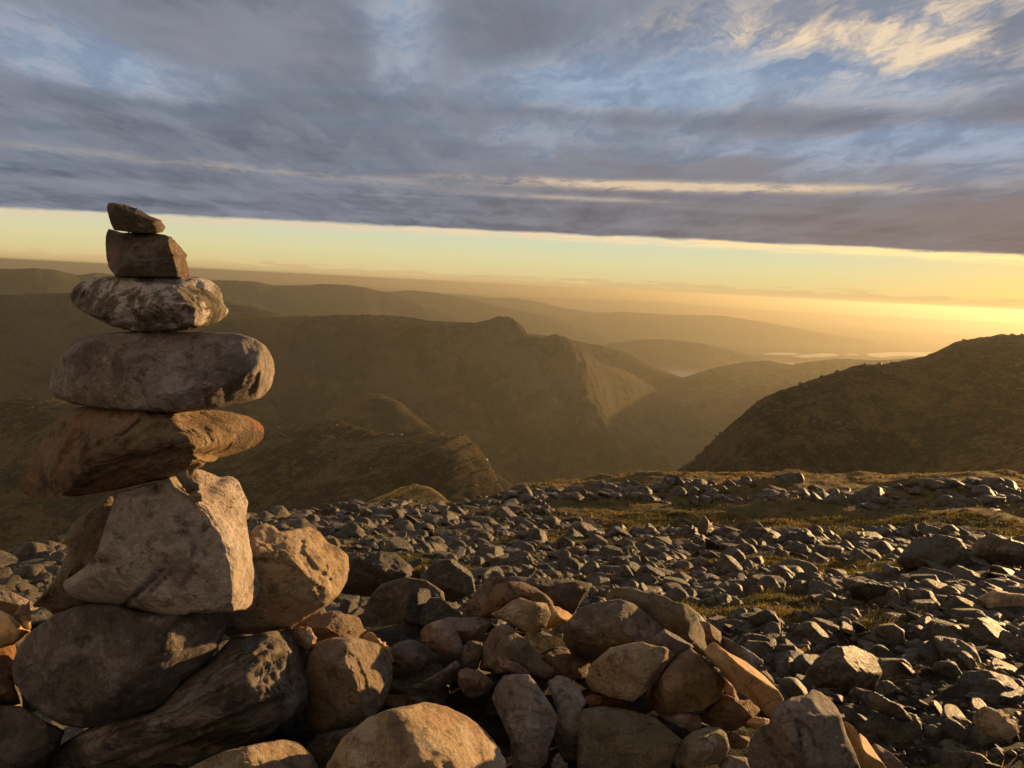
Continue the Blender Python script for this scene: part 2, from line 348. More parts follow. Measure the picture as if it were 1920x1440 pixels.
FELL = fell_mat('fell_grass', (0.034, 0.034, 0.017), (0.120, 0.084, 0.037), sp=0.35)
FELL_NEAR = fell_mat('near_fell_grass', (0.034, 0.030, 0.013), (0.125, 0.086, 0.034), s=3.0)
FELL_SUNLIT = fell_mat('sunlit_fell_grass', (0.14, 0.105, 0.04), (0.30, 0.20, 0.075), s=5.0)  # golden sunlight painted in as a brighter fell grass colour
FELL_FAR = fell_mat('far_hill', (0.05, 0.055, 0.03), (0.09, 0.075, 0.04), s=0.5, sp=0.4)

# ------------------------------------------------------------------ near ground
GROUND_KNOTS = {   # photo column: (photo row, horizontal distance) down the slope, last one is the brow
    0:    [(1440, 6.0), (1200, 9.0), (1100, 13.0), (1075, 15.0), (1055, 17.0), (1043, 18.2), (1035, 19.0)],
    500:  [(1440, 6.0), (1150, 11.0), (1030, 20.0), (1000, 23.5), (985, 26.0), (972, 28.5), (965, 30.0)],
    850:  [(1440, 6.3), (1150, 11.5), (1030, 21.0), (985, 28.0), (966, 32.0), (955, 35.0), (945, 38.0)],
    1050: [(1440, 6.5), (1150, 12.0), (1030, 22.0), (985, 30.0), (945, 36.0), (917, 42.0), (900, 58.0)],
    1300: [(1440, 6.8), (1150, 12.5), (1030, 23.0), (990, 31.0), (942, 37.5), (906, 41.5), (886, 70.0)],
    1500: [(1440, 7.0), (1150, 13.0), (1030, 24.0), (985, 32.0), (936, 38.0), (912, 41.5), (889, 75.0)],
    1920: [(1440, 7.5), (1200, 12.5), (1050, 24.0), (1000, 32.0), (952, 38.5), (930, 42.0), (893, 80.0)],
}
def _knots():
    az, rr, zz = [], [], []
    for x, ks in GROUND_KNOTS.items():
        d = ray(x, ks[4][0]); az.append(math.atan2(d[0], d[1]))
        r_, z_ = [0.0, 3.4], [-3.6, -3.9]
        for y, r in ks:
            d = ray(x, y); r_.append(r); z_.append(r * d[2] / math.hypot(d[0], d[1]))
        rc, zc = r_[-1], z_[-1]
        r_ += [rc * 1.12, rc * 1.5, 220.0, 520.0]; z_ += [zc - 0.05 * rc, zc - 0.36 * rc, zc - 110.0, zc - 380.0]
        rr.append(r_); zz.append(z_)
    return np.array(az), np.array(rr), np.array(zz)
KAZ, KR, KZ = _knots()
def ground_z(X, Y, detail=True):
    X = np.asarray(X, float); Y = np.asarray(Y, float); sh = X.shape; X = X.ravel(); Y = Y.ravel()
    az = np.clip(np.arctan2(X, Y), KAZ[0], KAZ[-1]); r = np.hypot(X, Y)
    j = np.clip(np.searchsorted(KAZ, az) - 1, 0, len(KAZ) - 2); w = (az - KAZ[j]) / (KAZ[j + 1] - KAZ[j]); w = w * w * (3 - 2 * w)
    kr = KR[j] * (1 - w)[:, None] + KR[j + 1] * w[:, None]; kz = KZ[j] * (1 - w)[:, None] + KZ[j + 1] * w[:, None]
    k = np.clip((r[:, None] >= kr).sum(1) - 1, 0, kr.shape[1] - 2); ii = np.arange(len(r))
    t = np.clip((r - kr[ii, k]) / (kr[ii, k + 1] - kr[ii, k]), 0, 1)
    z = kz[ii, k] * (1 - t) + kz[ii, k + 1] * t
    if detail:
        a = np.clip(r / 14.0, 0.3, 2.2)
        hum = st(r, 33, 41) * st(X, -2, 8)
        z = z + 0.22 * a * fbm(xyz(X / 4.5, Y / 4.5), 4) + 0.09 * fbm(xyz(X / 1.1, Y / 1.1, 3.0), 4) + 0.035 * fbm(xyz(X / 0.3, Y / 0.3, 6.0), 3) + hum * 1.0 * fbm(xyz(X / 6.0, Y / 4.0, 9.0), 5)
    e = np.sqrt(((X + 0.15) / 1.1) ** 2 + ((Y - 1.2) / 1.55) ** 2)
    mound = -1.24 - np.maximum(e - 1, 0) * 1.7 + 0.05 * fbm(xyz(X / 0.4, Y / 0.4, 1.0), 3)
    return np.maximum(z, mound).reshape(sh)
def grass_at(X, Y):
    X = np.asarray(X, float); Y = np.asarray(Y, float); r = np.hypot(X, Y)
    n = fbm(xyz(X / 3.4, Y / 2.2, 5.0), 4)
    g = st(n, 0.01, 0.25)
    band = st(r, 30, 34) * st(X, -1, 4)                       # open turf beyond the boulder field
    return np.clip(np.maximum(g, band * (0.55 + 0.45 * st(fbm(xyz(X / 5, Y / 5, 2.0), 3), -0.1, 0.2))), 0, 1)

def build_ground():
    th = np.concatenate([np.linspace(-180, -46, 50, endpoint=False), np.linspace(-46, 46, 620, endpoint=False), np.linspace(46, 180, 50, endpoint=False)])
    th = np.radians(th)
    rr = np.concatenate([np.geomspace(0.25, 4.0, 60, endpoint=False), np.geomspace(4.0, 90.0, 430, endpoint=False), np.geomspace(90, 520, 40)])
    TH, RR = np.meshgrid(th, rr); X = RR * np.sin(TH); Y = RR * np.cos(TH); Z = ground_z(X, Y)
    v = np.stack([X, Y, Z], -1).reshape(-1, 3)
    me = mesh_from('ground', v, grid_faces(len(rr), len(th), True)[:, ::-1])
    attr(me, 'grass', grass_at(v[:, 0], v[:, 1]))
    tag(add('ground', me, GROUND), kind='structure')
build_ground()

# ------------------------------------------------------------------ far country
FLOOR = -650.0
def disc():
    th = np.linspace(0, 2 * math.pi, 240, endpoint=False); rr = np.concatenate([[60.0], np.geomspace(350, 70000, 90)])
    TH, RR = np.meshgrid(th, rr); X = RR * np.sin(TH); Y = RR * np.cos(TH)
    Z = FLOOR - 12 + 18 * fbm(xyz(X / 2600, Y / 2600), 4)
    me = mesh_from('valley_floor', np.stack([X, Y, Z], -1).reshape(-1, 3), grid_faces(len(rr), len(th), True)[:, ::-1])
    tag(add('valley_floor', me, FELL_FAR), kind='structure')
disc()
def ridge(name, pts, fs=0.5, bs=0.5, amp=40.0, wl=420.0, rough=4.0, mat=None, naz=320, nr=90, soft=40.0, seed=0.0, lean=0.0, base=FLOOR - 40, skew=0.0):
    """a hill whose crest runs through pts (photo column, photo row, distance in metres) with a front and a back slope"""
    P = np.array([(*(lambda d: (math.atan2(d[0], d[1]), r * d[2] / math.hypot(d[0], d[1])))(ray(x, y)), r) for x, y, r in pts])
    P = P[np.argsort(P[:, 0])]
    az = np.linspace(P[0, 0], P[-1, 0], naz)
    z = np.interp(az, P[:, 0], P[:, 1]); r = np.interp(az, P[:, 0], P[:, 2])
    kn = max(3, naz // 14) | 1; kw = np.hanning(kn + 2)[1:-1]; kw /= kw.sum()
    r = np.convolve(np.pad(r, kn // 2, mode='edge'), kw, 'valid')
    arc = az * np.mean(P[:, 2])
    z = z + (rough * fbm(xyz(arc / (rough * 14), seed, 0.5), 6, 0.6) + 0.55 * rough * (fbm(xyz(arc / (rough * 5), seed, 3.5), 5, 0.65, ridged=True) - 0.3)) * st(z, base, base + 200)
    Hh = np.max(z) - base
    Lf = Hh / fs * 1.15; Lb = Hh / bs * 1.1
    s = np.concatenate([-Lb * np.linspace(1, 0, nr // 3, endpoint=False) ** 1.5, Lf * np.linspace(0, 1, nr) ** 1.6])
    S, A = np.meshgrid(s, az); Rr = np.maximum(r[:, None] - S, 120.0)
    slope = np.where(S >= 0, fs, bs)
    drop = slope * (np.sqrt(S ** 2 + soft ** 2) - soft)
    AR = arc[:, None] + lean * S
    gul = 0.5 + 0.5 * fbm(xyz(AR / wl, S / (wl * 2.8), seed), 6, 0.55, ridged=True)
    big = 0.5 + 0.5 * fbm(xyz(AR / (wl * 3), S / (wl * 4), seed + 5), 3)
    w = st(np.abs(S), 0, Lf * 0.25)
    Z = z[:, None] - drop - amp * w * ((1 - gul) * 1.0 + (1 - big) * 1.2) + rough * 0.8 * fbm(xyz(AR / (rough * 10), S / (rough * 10), seed + 2), 5, 0.6) * st(np.abs(S), 0, soft)
    Z = np.maximum(Z, base)
    sk = (skew + 0.45 * abs(skew) * fbm(xyz(arc / (wl * 2.0), seed + 3, 0.0), 3))[:, None] * np.maximum(S, 0)
    wob = 0.22 * wl * fbm(xyz(AR / wl, S / wl, seed + 11), 4) * w
    X = Rr * np.sin(A) + (sk + wob) * np.cos(A); Y = Rr * np.cos(A) - (sk + wob) * np.sin(A)
    me = mesh_from(name, np.stack([X, Y, Z], -1).reshape(-1, 3), grid_faces(len(az), len(s)))
    return tag(add(name, me, mat or FELL), kind='structure')
K = 1000.0
# right-hand hill, close
RIGHT_HILL = ridge('hill', [(1180, 960, 620), (1279, 880, 640), (1305, 863, 650), (1348, 816, 660), (1407, 765, 670), (1425, 752, 675), (1463, 733, 690), (1510, 718, 700), (1561, 701, 720), (1612, 687, 740),
      (1655, 684, 760), (1732, 671, 780), (1792, 643, 800), (1826, 635, 800), (1869, 632, 800), (1920, 627, 800), (2050, 612, 800), (2250, 618, 800), (2600, 660, 820), (3200, 720, 900)],
      fs=0.42, bs=0.5, amp=22, wl=90, rough=3.0, mat=FELL_NEAR, naz=900, nr=150, soft=25, seed=3.0)
# near spur with the sunlit crag
SPUR = ridge('spur', [(-900, 790, 1900), (0, 752, 1550), (90, 750, 1500), (300, 780, 1350), (500, 808, 1200), (590, 793, 1150), (637, 791, 1120), (669, 797, 1100), (709, 815, 1080), (776, 817, 1040), (824, 817, 1010), (855, 819, 1000),
      (871, 817, 985), (895, 836, 970), (915, 864, 950), (934, 900, 930), (950, 930, 910), (985, 985, 890), (1060, 1080, 860)], fs=0.32, bs=0.5, amp=42, wl=60, rough=9, mat=FELL_NEAR, naz=1200, nr=220, soft=30, seed=8.0, skew=-0.75)
# small shoulder just beyond the brow, its sunlit gold painted in
ridge('knoll', [(620, 1010, 470), (690, 965, 500), (745, 922, 540), (775, 908, 560), (800, 912, 560), (835, 932, 545), (880, 962, 530), (960, 1010, 520)], fs=0.35, bs=0.5, amp=12, wl=30, rough=4.5, mat=FELL_SUNLIT, naz=300, nr=90, soft=14, seed=21.0, skew=-0.9)
# sunlit rib on the far slope
ridge('rib', [(430, 900, 2050), (560, 800, 2000), (690, 737, 1950), (720, 740, 1930), (750, 755, 1900), (780, 780, 1870), (820, 815, 1840), (900, 868, 1800), (990, 935, 1760)], fs=0.5, bs=0.45, amp=34, wl=120, rough=6, naz=400, soft=30, seed=2.0, skew=-0.6)
# the long mountain with its two summits
ridge('mountain', [(-1100, 600, 4200), (-300, 566, 3900), (0, 553, 3700), (130, 549, 3600), (300, 572, 3450), (430, 597, 3400), (480, 597, 3350), (558, 595, 3300), (606, 593, 3300), (657, 591, 3300), (736, 593, 3250), (776, 597, 3250), (824, 604, 3250),
      (891, 605, 3200), (922, 599, 3150), (934, 595, 3150), (958, 596, 3150), (974, 607, 3150), (986, 629, 3150), (994, 630, 3150), (1017, 634, 3100), (1041, 627, 3100), (1065, 635, 3120), (1097, 658, 3200), (1112, 672, 3250), (1143, 688, 3400), (1168, 694, 3500),
      (1194, 709, 3600), (1224, 728, 3700), (1271, 758, 3800), (1330, 797, 3800), (1400, 850, 3800)], fs=0.52, bs=0.3, amp=130, wl=190, rough=13, naz=1100, nr=190, soft=60, seed=1.0, lean=0.25, skew=0.45)
# small sunlit knoll behind it
ridge('knoll', [(250, 610, 4700), (380, 575, 4600), (425, 566, 4500), (470, 573, 4450), (500, 583, 4400), (545, 596, 4350), (620, 625, 4300)], fs=0.35, bs=0.4, amp=25, wl=200, rough=9, naz=300, nr=80, soft=30, seed=7.0, skew=-1.0)
# ranges behind
ridge('range', [(-900, 530, 7500), (-300, 515, 7500), (0, 505, 7200), (70, 503, 7200), (110, 508, 7200), (150, 516, 7200), (180, 511, 7300), (260, 520, 7600), (340, 518, 7800), (400, 526, 8000), (440, 526, 8000), (475, 528, 8000), (519, 536, 8000), (574, 535, 8200),
      (606, 532, 8200), (653, 535, 8200), (693, 541, 8200), (728, 549, 8200), (820, 580, 8000), (900, 610, 7800), (980, 660, 7600)], fs=0.3, bs=0.3, amp=60, wl=800, rough=9, mat=FELL_FAR, naz=420, soft=200, seed=4.0)
ridge('range', [(560, 560, 11000), (690, 547, 11000), (736, 547, 11000), (776, 544, 11000), (815, 549, 11000), (875, 559, 10800), (954, 579, 10500), (1024, 592, 10200), (1100, 618, 10000), (1200, 660, 9800)], fs=0.25, bs=0.3, amp=60, wl=900, rough=9, mat=FELL_FAR, soft=250, seed=6.0)
ridge('range', [(700, 556, 15000), (808, 549, 15000), (875, 553, 15000), (914, 558, 15000), (966, 559, 15000), (1005, 565, 15000), (1053, 577, 14600), (1112, 586, 14200), (1172, 585, 14000), (1258, 590, 14000), (1356, 592, 14000), (1420, 602, 14000), (1484, 613, 14000), (1527, 622, 14000), (1640, 640, 14000)],
      fs=0.2, bs=0.3, amp=50, wl=1200, rough=10, mat=FELL_FAR, soft=300, seed=9.0)
ridge('range', [(300, 540, 30000), (560, 532, 30000), (640, 533, 30000), (800, 547, 30000), (1000, 557, 30000), (1100, 561, 30000), (1249, 565, 30000), (1296, 571, 30000), (1377, 578, 30000), (1484, 584, 30000), (1612, 592, 30000), (1740, 598, 30000), (1911, 606, 30000), (2300, 628, 30000), (3000, 670, 30000)],
      fs=0.1, bs=0.2, amp=30, wl=2500, rough=14, mat=FELL_FAR, soft=600, seed=12.0)
ridge('range', [(1300, 628, 19000), (1450, 615, 19000), (1600, 620, 19000), (1750, 626, 19000), (1920, 632, 19000), (2300, 640, 19000), (2800, 670, 19000)], fs=0.15, bs=0.2, amp=40, wl=1800, rough=10, mat=FELL_FAR, soft=400, seed=14.0)
ridge('hill', [(980, 690, 7600), (1080, 660, 7700), (1143, 645, 7800), (1198, 637, 7900), (1241, 636, 8000), (1313, 643, 8000), (1373, 656, 8100), (1424, 671, 8200), (1480, 690, 8200)], fs=0.22, bs=0.3, amp=40, wl=600, rough=8, mat=FELL_FAR, soft=150, seed=15.0)
ridge('hill', [(980, 625, 5300), (1050, 632, 5100), (1100, 643, 5000), (1134, 649, 5000), (1185, 664, 5000), (1228, 688, 5000), (1279, 708, 5000), (1330, 735, 5000)], fs=0.4, bs=0.4, amp=40, wl=500, rough=6, mat=FELL, soft=80, seed=16.0)
ridge('hill', [(1170, 765, 4700), (1224, 728, 4700), (1284, 707, 4700), (1339, 690, 4700), (1399, 679, 4700), (1442, 676, 4700), (1467, 681, 4700), (1484, 684, 4700), (1527, 677, 4750), (1570, 673, 4800), (1634, 675, 4800), (1698, 673, 4800), (1800, 680, 4800), (2000, 690, 4800), (2400, 720, 4800)],
      fs=0.35, bs=0.35, amp=40, wl=420, rough=7, mat=FELL, soft=70, seed=17.0)
def lake(name, pts):
    mt = bpy.data.materials.get('lake_water')
    if mt is None:
        mt, T = new_mat('lake_water')
        p = T.n('ShaderNodeNewGeometry').outputs['Position']
        bp = T.n('ShaderNodeBump', {'Strength': 0.08, 'Distance': 1.0, 'Height': T.noise(p, 0.05, 4)})
        T.n('ShaderNodeOutputMaterial', {'Surface': T.n('ShaderNodeBsdfPrincipled', {'Base Color': (0.02, 0.025, 0.03), 'Roughness': 0.12, 'IOR': 1.33, 'Normal': bp})})
    q = []
    for x, y in pts:
        d = ray(x, y); q.append(d * ((FLOOR + 14) / d[2]))
    c = np.mean(q, 0); n = len(q); rim = []
    for i in range(n):                                    # wobbly shoreline
        a, b = q[i], q[(i + 1) % n]
        for t in np.linspace(0, 1, 8, endpoint=False): rim.append(a * (1 - t) + b * t)
    rim = np.array(rim); k = 1 + 0.22 * fbm(rim / 330.0, 4); rim = c + (rim - c) * k[:, None]
    v = np.concatenate([[c], rim]); v[:, 2] = FLOOR + 14; n = len(rim)
    f = np.array([[0, 1 + (i + 1) % n, 1 + i] for i in range(n)])
    me = mesh_from(name, v, f)
    o = add(name, me, mt); tag(o, kind='structure'); return o
lake('lake', [(1236, 706), (1250, 696), (1272, 691), (1300, 693), (1318, 699), (1330, 708), (1290, 712), (1262, 722), (1240, 718)])
lake('lake', [(1428, 663.5), (1452, 661), (1490, 661.5), (1500, 664), (1476, 666), (1440, 665.5)])
lake('lake', [(1484, 668), (1510, 664.5), (1540, 662.5), (1568, 663.5), (1574, 667), (1540, 669.5), (1508, 671)])
lake('lake', [(1582, 664.5), (1600, 663), (1612, 664.5), (1598, 666.5)])
lake('lake', [(1622, 664), (1650, 661), (1700, 660), (1760, 660.5), (1800, 664), (1740, 668), (1690, 667), (1655, 670), (1632, 668)])
lake('lake', [(1460, 684), (1472, 679.5), (1488, 680), (1490, 686), (1470, 690)])

# ------------------------------------------------------------------ stones
def outline_radius(poly, th):
    """distance from the polygon's centroid to its outline in each direction th"""
    p = np.array(poly, float); q = np.roll(p, -1, 0)
    cr = p[:, 0] * q[:, 1] - q[:, 0] * p[:, 1]; A = cr.sum() / 2
    c = np.array([((p[:, 0] + q[:, 0]) * cr).sum(), ((p[:, 1] + q[:, 1]) * cr).sum()]) / (6 * A)
    d = np.stack([np.cos(th), np.sin(th)], -1); R_ = np.zeros(len(th))
    for a, b in zip(p - c, q - c):
        e = b - a; den = d[:, 0] * e[1] - d[:, 1] * e[0]; den = np.where(np.abs(den) < 1e-9, 1e-9, den)
        t = (a[0] * e[1] - a[1] * e[0]) / den; s = (a[0] * d[:, 1] - a[1] * d[:, 0]) / den
        ok = (t > 0) & (s >= -1e-6) & (s <= 1 + 1e-6)
        R_ = np.where(ok, np.maximum(R_, t), R_)
    return c, R_
PILE_TOP = -1.24
n_stone = [0]
def stone(name, poly, d=None, lift=0.0, T=None, mat='grey', box=0.65, cuts=5, lumps=0.05, sub=5, facets=(), label='', cat='rock', group=None, strat=0.0, seed=None, soft=0.02, grooves=(), cr=(0.50, 0.78)):
    """a solid stone: its outline is given in photo pixels, d is its distance along the view axis, T half its thickness"""
    n_stone[0] += 1; sd = n_stone[0] if seed is None else seed
    rg = np.random.default_rng(sd * 7 + 1)
    V, F = ico(sub)
    thg = np.linspace(-math.pi, math.pi, 721); c, Rg = outline_radius(poly, thg)
    ker = np.array([0.5, 1.5, 3, 1.5, 0.5]); ker /= ker.sum(); Rg = np.convolve(np.concatenate([Rg[-5:-1], Rg, Rg[1:5]]), ker, 'same')[4:-4]
    p = np.array(poly, float); wpx, hpx = np.ptp(p[:, 0]), np.ptp(p[:, 1])
    ymid = c[1] + 0.2 * hpx
    if T is None: Tpx = 0.46 * min(wpx, hpx) + 0.06 * max(wpx, hpx)
    if d is None:
        k = -ray(c[0], ymid)[2]; d = -(PILE_TOP + lift) / k
        if T is None: T = Tpx * d / FPX
        d -= T * 0.8
    elif T is None: T = Tpx * d / FPX
    a, b, cc = V[:, 0], V[:, 1], V[:, 2]
    rho = np.hypot(a, b); th = np.arctan2(b, a)
    pr = rho ** box; pc = np.sign(cc) * np.abs(cc) ** box
    Rv = np.interp(th, thg, Rg)
    meanR = math.sqrt(wpx * hpx) / 2
    # local coordinates in metres: right, down (photo), away
    k = d / FPX
    L = np.stack([Rv * pr * np.cos(th) * k, Rv * pr * np.sin(th) * k, pc * T], -1)
    half = np.array([wpx * k / 2, hpx * k / 2, T])
    size = meanR * k
    cl = [(np.array(n, float), o) for n, o in facets]
    for _ in range(cuts):
        n = rg.normal(size=3); n[2] = -abs(n[2]) - 0.35; cl.append((n, rg.uniform(*cr)))
    for n, o in cl:
        nn = n / np.linalg.norm(n)
        sup = np.linalg.norm(nn * half); dist = L @ nn - o * sup
        sw = soft * sup; L = L - (0.5 * (dist + np.sqrt(dist * dist + sw * sw)))[:, None] * nn * 0.94
    for _ in range(7):                                                                # chips knocked off the near side
        n = rg.normal(size=3); n[2] = -abs(n[2]) - 0.45; n /= np.linalg.norm(n)
        dist = L @ n; cut = dist.max() * rg.uniform(0.86, 0.97)
        L = L - np.maximum(dist - cut, 0)[:, None] * n * 0.92
    nrm = L / (half ** 2); nrm /= np.linalg.norm(nrm, axis=1)[:, None] + 1e-9
    q = L / size + sd * 5.17
    silh = 0.35 + 0.65 * np.abs(cc)                                                   # keep the outline close
    lumps = lumps * 1.15
    disp = lumps * 1.1 * fbm(q * 1.6, 3) + lumps * 0.6 * fbm(q * 4.0 + 3, 4, 0.55, ridged=True) + lumps * 0.42 * fbm(q * 9.0, 5, 0.62) * (0.4 + st(fbm(q * 2.0 + 9, 2), -0.2, 0.3))
    if strat:
        sdir = np.array([math.sin(strat), math.cos(strat), 0.25]); h = (L @ sdir) / size
        disp = disp + lumps * 0.9 * fbm(xyz(h * 7.0, q[:, 0] * 0.7, q[:, 2] * 0.7), 4, 0.6, ridged=True)
    # broken ledges along the bedding of the rock
    bd = rg.normal(size=3); bd /= np.linalg.norm(bd)
    if strat: bd = np.array([math.sin(strat), math.cos(strat), 0.25])
    hb = (L @ bd) / size * rg.uniform(1.4, 2.8) + 1.1 * fbm(q * 1.3 + 21, 3) + 0.35 * fbm(q * 5.0, 4)
    fr = hb - np.floor(hb); led = np.where(fr < 0.8, fr / 0.8, (1 - fr) / 0.2)
    disp = disp + lumps * 0.75 * (led - 0.5) * st(fbm(q * 1.1 + 33, 2), -0.25, 0.25)
    # knocked-off chips: a few shallow scallops
    for _ in range(4):
        ctr = V[rg.integers(len(V))] * half; ctr[2] = -abs(ctr[2]); rad = size * rg.uniform(0.25, 0.5)
        q2 = np.linalg.norm(L - ctr, axis=1) / rad
        disp = disp - 0.5 * lumps * np.clip(1 - q2, 0, 1) ** 0.7 * (0.8 + 0.4 * fbm(q * 3, 2))
    L = L + nrm * (disp * size * silh)[:, None]
    # bring the silhouette back to the traced outline
    th2 = np.arctan2(L[:, 1], L[:, 0]); rp = np.hypot(L[:, 0], L[:, 1]); nb = 200
    bi = ((th2 + math.pi) / (2 * math.pi) * nb).astype(int) % nb; mx = np.zeros(nb); np.maximum.at(mx, bi, rp)
    cen = (np.arange(nb) + 0.5) / nb * 2 * math.pi - math.pi
    mx = np.where(mx <= 0, np.roll(mx, 1), mx); ratio = np.clip(np.interp(cen, thg, Rg) * k / np.maximum(mx, 1e-6), 0.75, 1.6)
    ratio = np.convolve(np.concatenate([ratio[-2:], ratio, ratio[:2]]), [0.05, 0.2, 0.5, 0.2, 0.05], 'valid')
    rs = np.interp(th2, np.concatenate([[cen[-1] - 2 * math.pi], cen, [cen[0] + 2 * math.pi]]), np.concatenate([ratio[-1:], ratio, ratio[:1]]))
    L[:, :2] *= (1 + (rs - 1) * np.clip(rp / (np.interp(th2, thg, Rg) * k) * 1.3, 0, 1))[:, None]
    X2 = c[0] + L[:, 0] / k; Y2 = c[1] + L[:, 1] / k; front = L[:, 2] < 0
    for line, wd, dp in grooves:                                                      # cracks and hollows seen in the near face
        best = np.full(len(X2), 1e9); wob = 0.7 * wd * fbm(q * 5.0 + 2, 3)
        pl = line if len(line) > 1 else [line[0], (line[0][0] + 0.01, line[0][1])]
        for (ax, ay), (bx, by) in zip(pl[:-1], pl[1:]):
            ex, ey = bx - ax, by - ay; t = np.clip(((X2 - ax) * ex + (Y2 - ay) * ey) / (ex * ex + ey * ey), 0, 1)
            best = np.minimum(best, np.hypot(X2 - ax - t * ex, Y2 - ay - t * ey))
        L[:, 2] += front * dp * size * np.exp(-((best + (wob if len(line) > 1 else wob * 0.3)) / wd) ** 2)
    depth = d + L[:, 2]
    W = ray(c[0] + L[:, 0] / k, c[1] + L[:, 1] / k) * depth[:, None]
    o0 = ray(c[0], c[1]) * d
    me = mesh_from(name, W - o0, F[:, ::-1])
    mt = M[mat]
    o = add(name, me, mt, o0)
    tag(o, label, cat, group); return o
def crop(ox, oy, s, pts): return [(ox + x * s, oy + y * s) for x, y in pts]
A = lambda *p: crop(0, 360, 0.375, p)
B = lambda *p: crop(0, 880, 0.389, p)
C_ = lambda *p: crop(380, 940, 0.3472, p)
D = lambda *p: crop(700, 1050, 0.2708, p)
E = lambda *p: crop(1040, 1050, 0.2709, p)
G = lambda *p: crop(1380, 1250, 0.16667, p)
STK = 'stones stacked in the balanced cairn'
PIL = 'loose stones of the cairn heap'
# the balanced stack, top to bottom
stone('cairn_stone', A((533, 75), (545, 55), (575, 53), (640, 66), (700, 90), (750, 120), (800, 140), (828, 175), (815, 200), (780, 207), (700, 207), (640, 200), (570, 190), (555, 160), (540, 110)), d=1.70, T=0.05, mat='brown', box=0.6, cuts=0, lumps=0.014, seed=77,
      facets=[((0.35, -0.75, -0.5), 0.72), ((-0.1, 0.35, -0.9), 0.62)], label='small wedge-shaped brown stone balanced at the very top of the cairn', cat='stone', group=STK)
stone('cairn_stone', A((530, 215), (540, 195), (565, 187), (600, 203), (680, 203), (760, 203), (830, 215), (880, 250), (915, 290), (930, 340), (945, 390), (947, 424), (900, 424), (700, 424), (580, 422), (545, 380), (532, 320), (528, 260)), d=1.71, T=0.075, mat='brown', box=0.5, cuts=2, lumps=0.03,
      facets=[((0.05, 0.1, -1), 0.66), ((0.85, -0.1, -0.42), 0.78), ((0.0, -0.8, -0.6), 0.78)], label='blocky dark stone second from the top, under the small wedge stone', cat='stone', group=STK)
stone('cairn_stone', A((350, 510), (365, 480), (400, 450), (470, 430), (560, 418), (700, 416), (900, 416), (1000, 425), (1060, 445), (1100, 480), (1115, 540), (1120, 570), (1145, 580), (1140, 610), (1110, 640), (1040, 668), (950, 692), (800, 704), (660, 698), (560, 672), (460, 625), (390, 585), (358, 555)), d=1.73, T=0.12, mat='mottled', sub=6, soft=0.07, box=0.72, cuts=2, lumps=0.06,
      facets=[((0.1, -0.85, -0.5), 0.80), ((-0.15, 0.55, -0.85), 0.75), ((0.88, 0.05, -0.42), 0.76)], grooves=[([(161, 555)], 9, 0.09), ([(240, 536)], 7, 0.05), ([(369, 534)], 9, 0.10), ([(403, 541)], 6, 0.06), ([(268, 600)], 6, 0.05), ([(200, 540), (225, 548)], 5, 0.05), ([(140, 585), (200, 610), (250, 612)], 4, 0.05)], label='mottled lens-shaped stone with whitish and dark blotches, third from the top of the cairn', cat='stone', group=STK)
stone('cairn_stone', A((245, 980), (255, 910), (285, 850), (330, 790), (375, 740), (440, 718), (600, 698), (700, 696), (850, 696), (1000, 698), (1180, 703), (1270, 725), (1330, 770), (1365, 830), (1375, 890), (1360, 970), (1310, 1030), (1200, 1060), (1050, 1085), (900, 1105), (700, 1100), (480, 1082), (350, 1060), (270, 1020)), d=1.75, T=0.16, mat='grey', sub=6, box=0.55, cuts=2, lumps=0.05, soft=0.07,
      facets=[((0.0, -0.7, -0.7), 0.84), ((0.90, 0.0, -0.40), 0.92), ((0.5, 0.6, -0.6), 0.84)], grooves=[([(386, 690), (387, 725), (388, 762)], 3, 0.05), ([(388, 690), (440, 700)], 3, 0.03), ([(485, 700), (470, 740)], 4, 0.05), ([(430, 725), (424, 750)], 3, 0.05), ([(505, 660)], 9, 0.06), ([(150, 640), (145, 690), (110, 720)], 4, 0.03)], label='wide loaf-shaped grey stone, fourth from the top, under the mottled lens-shaped stone', cat='stone', group=STK)
stone('cairn_stone', [(42, 925), (48, 895), (60, 860), (80, 825), (105, 790), (130, 766), (170, 760), (260, 766), (340, 768), (400, 768), (440, 773), (480, 785), (496, 800), (496, 820), (480, 838), (440, 850), (400, 865), (370, 880), (330, 894), (260, 909), (200, 922), (140, 932), (70, 937)], d=1.79, T=0.14, mat='rust', sub=6, box=0.62, cuts=2, lumps=0.055, strat=0.5,
      facets=[((-0.35, -0.75, -0.5), 0.72), ((0.78, -0.45, -0.42), 0.68), ((0.1, 0.75, -0.65), 0.74)], grooves=[([(262, 788), (240, 810), (212, 832), (196, 859), (184, 885)], 3, 0.06), ([(470, 838), (440, 832), (400, 850)], 3, 0.05), ([(300, 800), (340, 815), (380, 800)], 8, 0.05)], label='rust-brown slanting stone with a beak-like right tip, under the wide loaf-shaped stone', cat='stone', group=STK)
